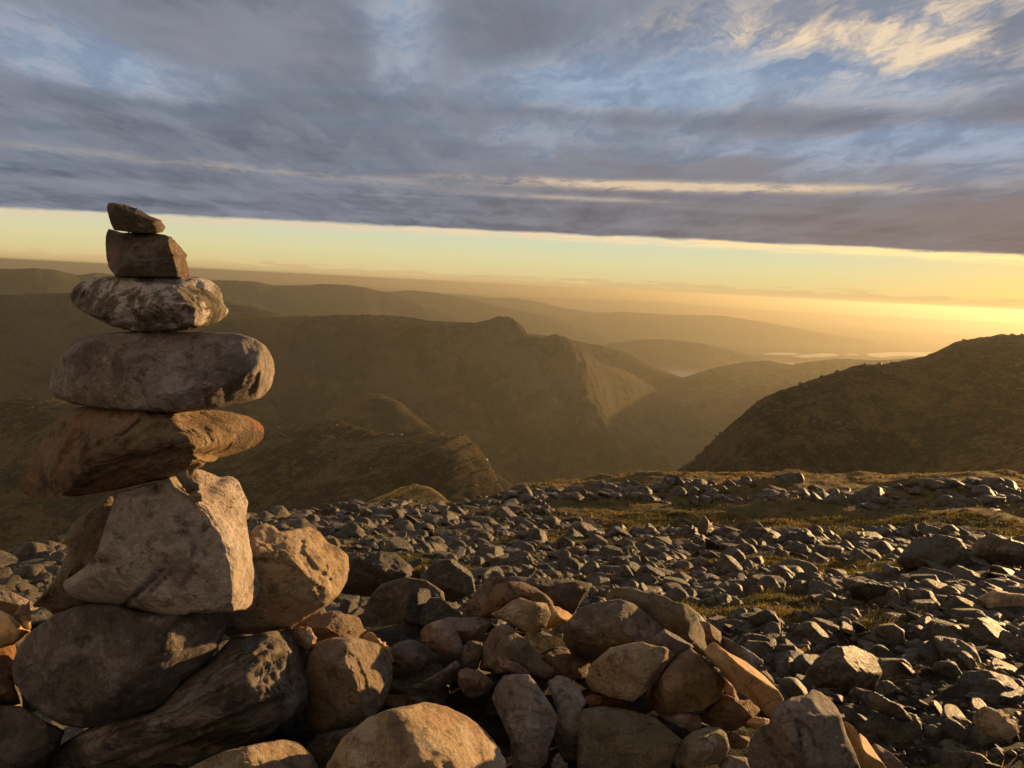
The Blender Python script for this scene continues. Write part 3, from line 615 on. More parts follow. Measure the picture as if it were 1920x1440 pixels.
stone('cairn_stone', B((560, 110), (760, 60), (830, 20), (950, -4), (1010, 15), (1060, 40), (1110, 28), (1150, 55), (1197, 160), (1185, 230), (1205, 360), (1234, 470), (1260, 570), (1235, 630), (1190, 675), (1110, 695), (960, 695), (850, 712), (740, 700), (600, 665), (430, 645), (350, 620), (270, 570), (300, 540), (420, 470), (470, 390), (510, 260)), d=1.84, T=0.20, mat='pale', sub=6, box=0.55, cuts=0, lumps=0.05, strat=2.4,
      facets=[((-0.16, 0.02, -1.0), 0.55), ((0.66, -0.66, -0.34), 0.66), ((0.90, 0.0, -0.38), 0.74), ((-0.45, 0.72, -0.5), 0.80)], grooves=[([(350, 985), (332, 1030), (296, 1080), (240, 1130)], 4.2, 0.12), ([(388, 990), (362, 1030), (322, 1075), (285, 1108)], 3.6, 0.10), ([(398, 1020), (345, 1098)], 3, 0.06), ([(297, 915)], 9, 0.16), ([(240, 928), (300, 922)], 2.5, 0.04)], label='big pale stone with a broad flat cracked front and sunlit top right shoulder', cat='stone', group=STK)
stone('cairn_stone', B((180, 640), (270, 520), (330, 390), (315, 325), (350, 262), (440, 190), (540, 122), (620, 300), (600, 500), (600, 640), (420, 662), (265, 705)), d=2.0, T=0.10, mat='brown', box=0.55, cuts=3, label='dark slab leaning behind the left edge of the big pale stone', cat='stone', group=STK)
stone('cairn_stone', C_((100, 500), (150, 260), (245, 180), (290, 130), (340, 115), (390, 135), (415, 165), (480, 155), (520, 142), (575, 135), (630, 165), (680, 225), (740, 250), (785, 290), (793, 350), (780, 430), (740, 500), (680, 560), (600, 605), (470, 685), (300, 715), (160, 725), (90, 690)), d=2.0, T=0.15, mat='tan', sub=6, box=0.6, cuts=2, soft=0.07, lumps=0.08,
      facets=[((0.74, -0.52, -0.42), 0.55), ((0.25, -0.7, -0.65), 0.72), ((0.9, 0.0, -0.4), 0.82), ((0.1, 0.75, -0.65), 0.62)], grooves=[([(568, 1000), (566, 1035), (590, 1065), (640, 1100)], 4, 0.06), ([(600, 1080), (615, 1060), (640, 1075)], 6, 0.06), ([(490, 1050), (540, 1060)], 4, 0.05)], label='knobbly tan sunlit stone jutting out right of the big pale stone', cat='stone', group=STK)
stone('cairn_stone', B((60, 1000), (60, 930), (90, 850), (160, 770), (260, 700), (360, 662), (450, 648), (560, 655), (700, 690), (850, 690), (1000, 680), (1110, 685), (1105, 740), (1070, 830), (1000, 930), (930, 990), (870, 1040), (830, 1110), (760, 1165), (640, 1200), (520, 1235), (400, 1250), (300, 1235), (200, 1180), (120, 1110)), d=1.85, T=0.19, mat='dark', sub=6, box=0.62, soft=0.07, cuts=2, lumps=0.045,
      facets=[((-0.1, -0.4, -0.9), 0.74), ((0.7, 0.35, -0.6), 0.80), ((0.35, 0.6, -0.7), 0.72)], grooves=[([(140, 1312), (168, 1288)], 2.5, 0.03), ([(229, 1345), (226, 1318), (232, 1312)], 3, 0.035), ([(60, 1250), (120, 1210), (200, 1190)], 4, 0.02)], label='big dark rounded boulder under the pale stone, with a thin sunlit right edge', cat='stone', group=STK)
stone('cairn_stone', [(70, 1445), (110, 1395), (180, 1355), (280, 1335), (330, 1290), (400, 1230), (430, 1198), (520, 1181), (545, 1179), (570, 1205), (585, 1240), (604, 1270), (600, 1300), (575, 1330), (540, 1355), (500, 1385), (420, 1420), (330, 1450), (75, 1490)], d=1.93, T=0.20, mat='band', sub=6, soft=0.07, box=0.6, cuts=1, lumps=0.06, strat=0.45,
      facets=[((-0.25, -0.75, -0.6), 0.62), ((0.86, -0.3, -0.38), 0.72), ((0.3, 0.7, -0.65), 0.66)], grooves=[([(120, 1405), (330, 1335), (480, 1262), (560, 1215)], 4, 0.06), ([(200, 1430), (400, 1362), (575, 1290)], 5, 0.07), ([(300, 1320), (400, 1275), (505, 1215)], 4, 0.05), ([(420, 1330), (590, 1262)], 3, 0.05)], label='long slanting banded slab under the big dark rounded boulder', cat='stone', group=STK)
stone('cairn_stone', C_((540, 1000), (570, 820), (610, 760), (700, 735), (790, 728), (870, 745), (950, 770), (1010, 840), (1027, 900), (1020, 990), (980, 1090), (910, 1180), (840, 1215), (720, 1240), (640, 1252), (590, 1240), (545, 1180)), d=2.0, T=0.13, mat='tan', sub=6, box=0.6, cuts=2, soft=0.07, lumps=0.06,
      facets=[((-0.2, 0.2, -1.0), 0.70), ((0.86, -0.05, -0.45), 0.62), ((0.0, -0.8, -0.6), 0.78)], grooves=[([(723, 1264)], 5, 0.08), ([(660, 1322)], 4, 0.06), ([(700, 1330)], 5, 0.05), ([(640, 1355)], 4, 0.05), ([(690, 1205), (705, 1240), (720, 1300)], 4, 0.05)], label='egg-shaped orange-tan stone with dark specks right of the banded slab', cat='stone', group=PIL)
stone('boulder', C_((440, 720), (470, 680), (560, 630), (640, 595), (760, 605), (840, 625), (865, 670), (868, 750), (780, 800), (600, 800), (460, 770)), d=2.22, T=0.10, mat='rust', cuts=2, facets=[((0, -0.8, -0.6), 0.7)], label='flat reddish stone behind the egg-shaped orange-tan stone', group=PIL)
stone('boulder', C_((868, 720), (900, 712), (925, 715), (955, 750), (1010, 790), (1020, 840), (1000, 880), (930, 850), (870, 800)), d=2.12, T=0.04, mat='orange', cuts=2, sub=4, label='small orange knob of stone on the shoulder of the egg-shaped stone', group=PIL)
stone('boulder', C_((450, 688), (530, 680), (580, 684), (612, 740), (604, 785), (565, 800), (500, 760)), d=2.0, T=0.035, mat='tan', cuts=3, sub=4, label='tiny sunlit tan chip wedged above the banded slab', group=PIL)
stone('boulder', [(610, 1440), (640, 1385), (690, 1345), (730, 1330), (800, 1316), (840, 1325), (880, 1345), (910, 1370), (935, 1400), (950, 1430), (960, 1500), (930, 1590), (760, 1620), (640, 1560)], d=1.56, T=0.20, mat='tan', sub=6, box=0.5, cuts=6, lumps=0.085, strat=0.0, cr=(0.55, 0.8),
      facets=[((0.72, -0.62, -0.34), 0.50), ((0.86, -0.1, -0.48), 0.66)], grooves=[([(840, 1340), (890, 1375), (930, 1425)], 7, 0.045), ([(690, 1400), (740, 1362), (800, 1352)], 6, 0.03)], label='big sunlit tan boulder at the foot of the heap below the egg-shaped stone', group=PIL)
stone('boulder', [(575, 1400), (600, 1375), (650, 1365), (700, 1350), (705, 1400), (690, 1450), (580, 1460)], d=1.98, T=0.10, mat='dark', cuts=3, label='dark stone in the gap left of the big sunlit tan boulder', group=PIL)
stone('boulder', [(340, 1445), (420, 1408), (480, 1395), (530, 1386), (560, 1392), (585, 1415), (597, 1440), (610, 1500), (560, 1570), (420, 1580), (330, 1520)], d=1.56, T=0.14, mat='tan', sub=6, cuts=2, lumps=0.08, facets=[((0.75, -0.5, -0.4), 0.5), ((-0.5, -0.3, -0.8), 0.72)], label='half-lit tan stone cut by the frame below the banded slab', group=PIL)
stone('boulder', [(-60, 1400), (-40, 1340), (0, 1322), (40, 1324), (80, 1350), (122, 1370), (105, 1410), (75, 1450), (40, 1490), (-50, 1490)], d=1.86, T=0.14, mat='dark', cuts=3, label='dark stone in the bottom left corner below the big dark boulder', group=PIL)
stone('boulder', [(-50, 1320), (-20, 1300), (15, 1308), (36, 1326), (20, 1350), (-40, 1350)], d=2.0, T=0.07, mat='grey', cuts=2, sub=4, label='grey stone peeking out above the dark stone in the bottom left corner', group=PIL)
stone('boulder', [(-60, 1190), (-40, 1150), (0, 1144), (18, 1152), (36, 1168), (50, 1190), (30, 1207), (0, 1216), (-50, 1225)], d=1.98, T=0.09, mat='orange', cuts=3, label='sunlit orange stone left of the big dark rounded boulder', group=PIL)
stone('boulder', [(25, 1157), (38, 1138), (54, 1131), (58, 1152), (57, 1176), (50, 1192), (38, 1176)], d=2.02, T=0.03, mat='tan', cuts=3, sub=4, label='thin upright sunlit flake beside the big dark rounded boulder', group=PIL)
stone('boulder', [(-60, 1230), (0, 1205), (28, 1204), (32, 1240), (24, 1275), (40, 1320), (0, 1325), (-60, 1320)], d=1.98, T=0.10, mat='rust', cuts=3, label='dark rusty stone below the sunlit orange stone at the left', group=PIL)
stone('boulder', [(-60, 1120), (-20, 1105), (20, 1108), (48, 1122), (74, 1140), (50, 1150), (20, 1155), (-50, 1160)], d=2.25, T=0.08, mat='pale', cuts=3, label='pale stone with sunlit top behind the sunlit orange stone', group=PIL)
stone('boulder', [(330, 893), (345, 884), (366, 884), (376, 905), (368, 930), (352, 924)], d=1.70, T=0.03, mat='brown', cuts=3, sub=4, label='small brown chock wedged between the beaked rust-brown stone and the pale stone', group=PIL)
stone('boulder', [(352, 930), (366, 920), (380, 928), (379, 940), (362, 942)], d=1.68, T=0.02, mat='tan', cuts=2, sub=4, label='tiny sunlit chip lying on the sunlit shoulder of the pale stone', group=PIL)
# middle and right of the heap
def P(f, pts, lift=0.05, **k):
    k.setdefault('group', PIL); k['cuts'] = k.get('cuts', 5) + 4; k.setdefault('box', 0.48); k.setdefault('cr', (0.42, 0.70)); k.setdefault('lumps', 0.04); return stone('boulder', f(*pts), lift=lift, **k)
P(D, [(90, 760), (110, 620), (150, 580), (240, 550), (320, 565), (390, 610), (430, 680), (437, 730), (390, 785), (280, 820), (180, 860), (100, 870)], mat='dark', lumps=0.06, label='dark rounded stone with a sunlit rim right of the egg-shaped stone')
P(D, [(150, 925), (230, 880), (330, 845), (440, 785), (540, 715), (572, 688), (605, 735), (560, 800), (520, 860), (440, 915), (360, 955), (280, 950)], mat='grey', T=0.05, cuts=3, label='narrow slanting slab below the dark rounded stone', lift=0.04)
P(D, [(30, 1050), (60, 960), (90, 935), (230, 935), (330, 952), (388, 990), (330, 1030), (120, 1060)], mat='rust', T=0.06, cuts=3, label='rusty flat lip of stone behind the big sunlit tan boulder')
P(D, [(325, 500), (350, 460), (410, 430), (500, 405), (570, 470), (615, 580), (615, 680), (490, 725), (440, 660), (400, 620), (345, 560)], mat='slate', T=0.05, cuts=3, lift=0.10, label='smooth grey slab with a jagged sunlit left edge')
P(D, [(430, 440), (520, 395), (640, 400), (800, 388), (822, 440), (760, 530), (680, 580), (600, 620), (500, 560)], mat='slate', T=0.07, cuts=3, lift=0.06, label='dull brown slab behind the jagged-edged grey slab')
P(D, [(612, 690), (620, 600), (680, 556), (757, 572), (748, 680), (722, 758), (650, 770)], mat='mossy', T=0.05, cuts=3, lift=0.08, label='small mossy upright stone beside the jagged-edged grey slab')
P(D, [(735, 760), (760, 600), (820, 480), (890, 443), (960, 458), (1010, 520), (1090, 570), (1130, 630), (1180, 700), (1292, 785), (1180, 830), (1080, 830), (900, 800)], mat='brown', cuts=3, lift=0.08, facets=[((-0.3, -0.5, -0.8), 0.6)], label='steep brown pyramid-like stone in the middle of the heap')
P(D, [(843, 660), (900, 688), (1000, 718), (1088, 785), (1060, 806), (980, 780), (890, 748)], mat='slate', T=0.03, cuts=2, sub=4, lift=0.16, label='thin pointed flake lying on the brown pyramid-like stone')
P(D, [(585, 860), (590, 765), (640, 745), (740, 770), (810, 820), (837, 860), (800, 915), (700, 965), (630, 940)], mat='brown', T=0.06, cuts=3, lift=0.07, label='small tilted brown block between narrow slab and grey pointed boulder')
P(D, [(850, 870), (900, 800), (1000, 788), (1080, 793), (1150, 880), (1230, 1000), (1277, 1080), (1262, 1180), (1217, 1300), (1205, 1400), (1100, 1490), (960, 1460), (945, 1240), (880, 1100), (820, 960)], mat='grey', sub=6, cuts=2, lift=0.06, lumps=0.06,
  facets=[((0.05, -0.7, -0.65), 0.66), ((0.55, 0.15, -0.8), 0.66), ((-0.8, 0.15, -0.55), 0.68)], grooves=[([(935, 1335), (985, 1330), (1030, 1345)], 4, 0.05), ([(960, 1270), (975, 1310), (955, 1350)], 3, 0.03)], label='tall grey boulder with a lichen-blotched cap at the foot of the heap')
P(D, [(1200, 835), (1290, 798), (1360, 820), (1430, 900), (1482, 985), (1450, 1020), (1468, 1150), (1462, 1280), (1422, 1425), (1320, 1390), (1250, 1230), (1275, 1060), (1230, 920)], mat='slate', cuts=4, lift=0.05, lumps=0.06, label='narrow ridged stone standing right of the tall grey boulder')
P(D, [(840, 160), (900, 112), (1000, 113), (1200, 133), (1400, 138), (1517, 166), (1490, 215), (1440, 290), (1390, 370), (1200, 360), (1000, 300), (880, 240)], mat='dark', T=0.12, cuts=0, box=0.45, lift=0.12, facets=[((0, -0.86, -0.5), 0.75), ((0.1, 0.6, -0.8), 0.66)], label='flat-topped dark slab crowning the back of the heap')
P(D, [(600, 400), (700, 230), (790, 125), (900, 112), (960, 180), (860, 300), (780, 380), (660, 410)], mat='brown', T=0.08, cuts=3, lift=0.06, label='sloping brown slab left of the flat-topped dark slab')
P(D, [(725, 390), (790, 270), (850, 170), (940, 148), (1040, 153), (1120, 190), (1210, 250), (1255, 320), (1150, 360), (1000, 390), (860, 410)], mat='rust', cuts=3, lift=0.16, facets=[((0.6, -0.4, -0.7), 0.8)], label='rusty brown block under the flat-topped dark slab')
P(D, [(818, 370), (880, 340), (960, 280), (1020, 260), (1100, 288), (1200, 300), (1228, 370), (1192, 470), (1110, 507), (1040, 492), (960, 450), (880, 412)], mat='tan', cuts=2, lift=0.20, lumps=0.06, facets=[((-0.2, -0.7, -0.7), 0.7), ((0.7, 0.2, -0.7), 0.78)], label='tan stone with a pale streak lying in front of the rusty block')
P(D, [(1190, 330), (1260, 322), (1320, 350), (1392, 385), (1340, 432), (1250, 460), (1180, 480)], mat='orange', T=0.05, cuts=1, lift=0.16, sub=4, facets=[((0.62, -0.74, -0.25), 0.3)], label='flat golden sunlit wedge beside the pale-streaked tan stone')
P(E, [(55, 560), (70, 440), (180, 330), (260, 298), (450, 268), (540, 298), (640, 368), (720, 440), (755, 485), (690, 580), (610, 600), (430, 650), (240, 710), (130, 670)], mat='dark', sub=6, cuts=1, lift=0.16, facets=[((-0.15, -0.7, -0.7), 0.7), ((0.1, 0.25, -1), 0.72)], label='broad dark domed boulder right of the tan stone')
P(E, [(340, 260), (400, 200), (500, 188), (570, 198), (640, 228), (740, 243), (830, 288), (920, 308), (980, 358), (1002, 430), (1038, 500), (1044, 600), (1020, 660), (900, 640), (700, 540), (500, 400)], mat='mossy', T=0.13, cuts=3, lift=0.14, facets=[((0.6, -0.2, -0.75), 0.7)], label='greenish ridge-backed boulder behind the broad dark domed boulder')
P(E, [(660, 560), (700, 520), (760, 478), (840, 518), (965, 600), (910, 660), (850, 680), (760, 640)], mat='slate', T=0.05, cuts=2, lift=0.24, label='pale grey slab between the domed boulder and the ridge-backed boulder')
P(E, [(208, 840), (250, 720), (380, 608), (600, 560), (670, 588), (760, 598), (855, 660), (790, 745), (720, 835), (630, 915), (540, 985), (400, 955), (260, 905)], mat='tan', sub=6, T=0.10, cuts=0, box=0.5, lift=0.16, lumps=0.03, facets=[((-0.15, 0.25, -0.95), 0.62), ((-0.2, -0.85, -0.5), 0.72), ((0.6, 0.35, -0.7), 0.74)], grooves=[([(1164, 1245), (1176, 1265), (1192, 1282), (1198, 1296)], 2.4, 0.06), ([(1210, 1264)], 16, 0.05)], label='smooth tan block below the broad dark domed boulder')
P(E, [(628, 935), (740, 800), (800, 715), (870, 648), (940, 606), (1040, 688), (1120, 760), (1183, 850), (1155, 955), (1020, 1045), (860, 1058), (720, 1068), (655, 1000)], mat='rust', sub=6, cuts=1, lift=0.12, facets=[((-0.2, -0.75, -0.65), 0.62), ((0.05, 0.35, -0.95), 0.68), ((0.75, 0, -0.65), 0.82)], label='two-toned stone with dark top and rusty front right of the smooth tan block')
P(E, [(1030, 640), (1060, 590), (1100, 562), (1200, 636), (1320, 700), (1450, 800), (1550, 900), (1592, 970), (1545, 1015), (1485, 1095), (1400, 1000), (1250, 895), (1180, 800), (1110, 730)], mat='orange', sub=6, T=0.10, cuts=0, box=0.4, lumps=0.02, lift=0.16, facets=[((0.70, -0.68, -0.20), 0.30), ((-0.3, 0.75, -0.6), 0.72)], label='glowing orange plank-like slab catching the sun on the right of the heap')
P(E, [(1000, 420), (1060, 428), (1150, 498), (1165, 590), (1100, 620), (1030, 560)], mat='tan', T=0.06, cuts=3, lift=0.05, label='ribbed stone at the head of the orange plank-like slab')
P(E, [(1150, 520), (1250, 568), (1380, 648), (1445, 700), (1440, 745), (1523, 830), (1512, 868), (1430, 830), (1300, 740), (1160, 640)], mat='grey', T=0.07, cuts=3, lift=-0.05, label='grey slab lying behind the orange plank-like slab')
P(E, [(990, 1070), (1130, 955), (1180, 928), (1280, 968), (1370, 973), (1425, 1040), (1340, 1130), (1230, 1190), (1100, 1170)], mat='brown', cuts=3, lift=0.05, label='hollow-fronted brown stone at the foot of the orange plank-like slab')
P(E, [(1150, 900), (1180, 820), (1240, 878), (1270, 975), (1200, 990)], mat='tan', T=0.04, cuts=2, sub=4, lift=0.10, label='tan splinter between the two-toned stone and the orange plank-like slab')
P(E, [(150, 1440), (160, 1200), (190, 1030), (330, 1010), (500, 1035), (700, 1090), (885, 1245), (840, 1360), (780, 1480), (500, 1540), (180, 1540)], mat='mossy', sub=6, cuts=1, lift=0.02, T=0.12, box=0.5, facets=[((0.0, -0.8, -0.6), 0.45)], label='large mossy flat boulder below the smooth tan block')
P(E, [(712, 1070), (800, 1043), (960, 1052), (1003, 1080), (1024, 1150), (945, 1205), (840, 1145)], mat='slate', T=0.035, cuts=1, lift=0.08, facets=[((0.3, -0.8, -0.5), 0.6)], label='small smooth grey slab with a lit broken end on the mossy boulder')
P(E, [(785, 1385), (850, 1270), (950, 1190), (1060, 1153), (1140, 1160), (1192, 1210), (1212, 1300), (1185, 1355), (1150, 1405), (1000, 1440), (870, 1450)], mat='mossy', cuts=2, lift=0.08, label='rounded greenish stone lying on the large mossy boulder')
P(E, [(1140, 1420), (1180, 1348), (1320, 1368), (1480, 1420), (1590, 1462), (1560, 1520), (1150, 1520)], mat='grey', T=0.06, cuts=2, lift=0.05, label='flat grey stone in front of the rounded greenish stone')
P(E, [(215, 950), (260, 928), (380, 958), (505, 985), (485, 1025), (350, 1035), (250, 1010)], mat='rust', T=0.035, cuts=2, sub=4, lift=0.10, label='thin rusty sliver under the smooth tan block')
P(E, [(1180, 1240), (1200, 1198), (1260, 1188), (1350, 1230), (1335, 1285), (1280, 1310), (1200, 1290)], mat='tan', T=0.04, cuts=3, sub=4, lift=0.05, label='small crumbly stone with a sunlit corner right of the rounded greenish stone')
P(E, [(-160, 720), (-60, 650), (0, 618), (70, 608), (150, 648), (235, 712), (230, 810), (100, 840), (-60, 810), (-150, 780)], mat='rust', cuts=3, lift=0.05, label='squat rusty stone left of the smooth tan block')
P(G, [(120, 1000), (170, 810), (250, 680), (370, 640), (390, 540), (480, 440), (620, 345), (780, 318), (860, 248), (960, 288), (1080, 390), (1150, 480), (1197, 600), (1243, 760), (1325, 930), (1405, 1140), (1420, 1300), (200, 1330)], mat='grey', sub=6, cuts=0, lift=0.13, T=0.17, box=0.6, lumps=0.055,
  facets=[((0.12, -0.72, -0.62), 0.62), ((0.55, 0.35, -0.75), 0.62), ((-0.55, 0.2, -0.8), 0.66)], grooves=[([(1478, 1332), (1497, 1360), (1500, 1400), (1508, 1440)], 4, 0.12), ([(1494, 1350), (1520, 1372), (1528, 1400)], 3, 0.08), ([(1440, 1345), (1450, 1420)], 3, 0.06), ([(1516, 1325)], 7, 0.07)], label='big split grey boulder at the right end of the heap')
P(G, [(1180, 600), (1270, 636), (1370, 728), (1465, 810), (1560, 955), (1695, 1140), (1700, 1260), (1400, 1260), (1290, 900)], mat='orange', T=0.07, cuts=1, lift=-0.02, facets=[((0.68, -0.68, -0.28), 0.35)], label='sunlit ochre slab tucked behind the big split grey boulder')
P(G, [(1450, 815), (1600, 878), (1740, 968), (1930, 1140), (1900, 1260), (1690, 1260), (1560, 990)], mat='grey', T=0.06, cuts=2, lift=-0.10, label='outermost grey slab at the right foot of the heap')
P(G, [(120, 640), (130, 600), (200, 568), (340, 588), (385, 640), (330, 700), (200, 700)], mat='orange', T=0.04, cuts=2, sub=4, lift=0.06, label='small red-orange stone left of the big split grey boulder')
P(E, [(-40, 1480), (0, 1370), (30, 1340), (90, 1440), (100, 1500), (0, 1540)], mat='grey', T=0.05, cuts=3, sub=4, lift=0.06, label='small grey point of stone at the frame edge by the tall grey boulder')

# ------------------------------------------------------------------ angular rock shapes for rubble and field
def rock_shape(sd, sub, flat, wide):
    rg = np.random.default_rng(100 + sd); V, F = ico(sub); L = V.copy()
    for _ in range(11):
        n = rg.normal(size=3); n /= np.linalg.norm(n); o = rg.uniform(0.45, 0.8)
        dist = L @ n - o; L = L - np.maximum(dist, 0)[:, None] * n * 0.98
    L = L * np.array([wide, 0.85, flat])
    L = L + V * (0.05 * fbm(L * 2.2 + sd * 3.1, 3) + 0.03 * fbm(L * 6 + sd, 3, 0.6, ridged=True))[:, None]
    L[:, 2] -= L[:, 2].mean()
    return L / np.abs(L).max(), F
SHAPES_HI = [rock_shape(i, 4, [0.42, 0.28, 0.6, 0.22, 0.36, 0.7, 0.3, 0.5][i % 8], [1.1, 1.3, 1.0, 1.2, 1.7, 1.0, 1.4, 0.9][i % 8]) for i in range(12)]
SHAPES_LO = [rock_shape(i, 3, [0.42, 0.28, 0.6, 0.22, 0.36, 0.7, 0.3, 0.5][i % 8], [1.1, 1.3, 1.0, 1.2, 1.7, 1.0, 1.4, 0.9][i % 8]) for i in range(12)]
SHAPES_TINY = [rock_shape(i, 2, [0.42, 0.28, 0.6, 0.22, 0.36, 0.7, 0.3, 0.5][i % 8], [1.1, 1.3, 1.0, 1.2, 1.7, 1.0, 1.4, 0.9][i % 8]) for i in range(12)]
def rot_m(rz, tilt, ta):
    cz, sz = math.cos(rz), math.sin(rz); ct, s_ = math.cos(tilt), math.sin(tilt); ca, sa = math.cos(ta), math.sin(ta)
    Rz = np.array([[cz, -sz, 0], [sz, cz, 0], [0, 0, 1]]); ax = np.array([ca, sa, 0])
    Kx = np.array([[0, 0, ax[1]], [0, 0, -ax[0]], [-ax[1], ax[0], 0]])
    return (np.eye(3) + s_ * Kx + (1 - ct) * (Kx @ Kx)) @ Rz
def project(p):
    q = np.asarray(p); z = q @ fw; return 960 + FPX * (q @ rt) / z, 720 - FPX * (q @ up) / z
HI_ME = []
for i, (v, f) in enumerate(SHAPES_HI):
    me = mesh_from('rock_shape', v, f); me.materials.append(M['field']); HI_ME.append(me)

# rubble filling the heap between the traced stones
cnt = 0
for _ in range(900):
    X = random.uniform(-1.3, 1.25); Y = random.uniform(1.35, 3.1)
    e = math.hypot((X + 0.15) / 1.1, (Y - 1.2) / 1.55)
    if e > 1.25 or cnt >= 95: continue
    z = float(ground_z(np.array([X]), np.array([Y]))[0]); s = random.uniform(0.05, 0.13)
    px, py = project((X, Y, z))
    if py < 1180 and px < 700: continue
    me = HI_ME[cnt % 12]
    o = me.name and bpy.data.objects.new('rubble_stone', me)
    COL.objects.link(o); o.scale = (s, s, s); o.location = (X, Y, z + s * 0.15)
    o.rotation_euler = (random.uniform(-0.7, 0.7), random.uniform(-0.7, 0.7), random.uniform(0, 6.28))
    tag(o, 'small dull stone wedged in the dark gaps of the cairn heap', 'stone', 'small stones wedged in gaps of the heap'); cnt += 1

# a few big boulders of the field that stand out
FLD = 'large boulders standing out in the boulder field'
def FB(pts, r, mat='field', label='', **k):
    pp = np.array(pts, float); c = pp.mean(0); dd = ray(*c); d = r / np.linalg.norm(dd[:2]) 
    return stone('field_boulder', pts, d=d, mat=mat, label=label, group=FLD, cat='boulder', **k)
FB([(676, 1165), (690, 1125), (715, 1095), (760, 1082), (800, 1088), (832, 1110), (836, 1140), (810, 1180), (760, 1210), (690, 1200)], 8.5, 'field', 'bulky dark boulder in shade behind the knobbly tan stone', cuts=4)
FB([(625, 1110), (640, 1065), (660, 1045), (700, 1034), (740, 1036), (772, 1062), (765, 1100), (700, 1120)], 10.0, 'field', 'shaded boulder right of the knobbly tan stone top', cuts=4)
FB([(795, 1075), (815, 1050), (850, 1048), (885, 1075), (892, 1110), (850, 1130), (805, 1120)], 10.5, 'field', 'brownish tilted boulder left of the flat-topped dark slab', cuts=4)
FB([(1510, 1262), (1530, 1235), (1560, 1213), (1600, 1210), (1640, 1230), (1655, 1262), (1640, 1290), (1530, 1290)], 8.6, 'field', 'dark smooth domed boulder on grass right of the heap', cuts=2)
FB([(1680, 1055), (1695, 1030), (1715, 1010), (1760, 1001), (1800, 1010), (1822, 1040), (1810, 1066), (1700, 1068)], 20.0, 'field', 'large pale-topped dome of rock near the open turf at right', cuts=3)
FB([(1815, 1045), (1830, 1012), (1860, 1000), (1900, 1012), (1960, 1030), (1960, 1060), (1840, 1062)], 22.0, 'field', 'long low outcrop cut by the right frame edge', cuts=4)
FB([(1830, 1120), (1860, 1108), (1960, 1118), (1960, 1150), (1860, 1150)], 14.5, 'tan', 'flat slab with a glowing sunlit top at the right frame edge', cuts=3, T=0.5)
FB([(1306, 1000), (1312, 975), (1322, 968), (1334, 985), (1340, 1005), (1320, 1010)], 27.0, 'field', 'small pointed rock standing up against the open turf', cuts=4, sub=4)
FB([(1385, 1010), (1400, 992), (1440, 990), (1470, 1008), (1460, 1030), (1400, 1030)], 25.0, 'field', 'squarish grey boulder right of the small pointed rock', cuts=4, sub=4)
FB([(1580, 1008), (1590, 998), (1640, 998), (1650, 1008), (1630, 1024), (1590, 1022)], 26.0, 'field', 'flat-topped table rock on the edge of the open turf', cuts=2, sub=4, T=0.5)
FB([(1585, 1300), (1600, 1288), (1640, 1298), (1690, 1325), (1708, 1345), (1690, 1352), (1640, 1330)], 7.6, 'field', 'long narrow slab tilted down to the right beyond the split boulder', cuts=3, T=0.2, sub=4)
FB([(1825, 1345), (1845, 1325), (1880, 1335), (1912, 1372), (1890, 1390), (1840, 1375)], 7.2, 'tan', 'wedge-shaped rock with a sunlit sloping face low at the right', cuts=3, sub=4)
FB([(1590, 1100), (1610, 1090), (1660, 1097), (1690, 1112), (1660, 1125), (1600, 1122)], 14.0, 'field', 'low brown slab in the middle of the boulder field', cuts=3, sub=4)
FB([(1270, 1008), (1285, 985), (1305, 990), (1312, 1010), (1290, 1020)], 25.0, 'field', 'knobby rock left of the small pointed rock', cuts=4, sub=4)
FB([(1460, 1020), (1475, 1000), (1510, 996), (1530, 1012), (1520, 1034), (1470, 1036)], 24.5, 'field', 'humped boulder right of the squarish grey boulder', cuts=4, sub=4)

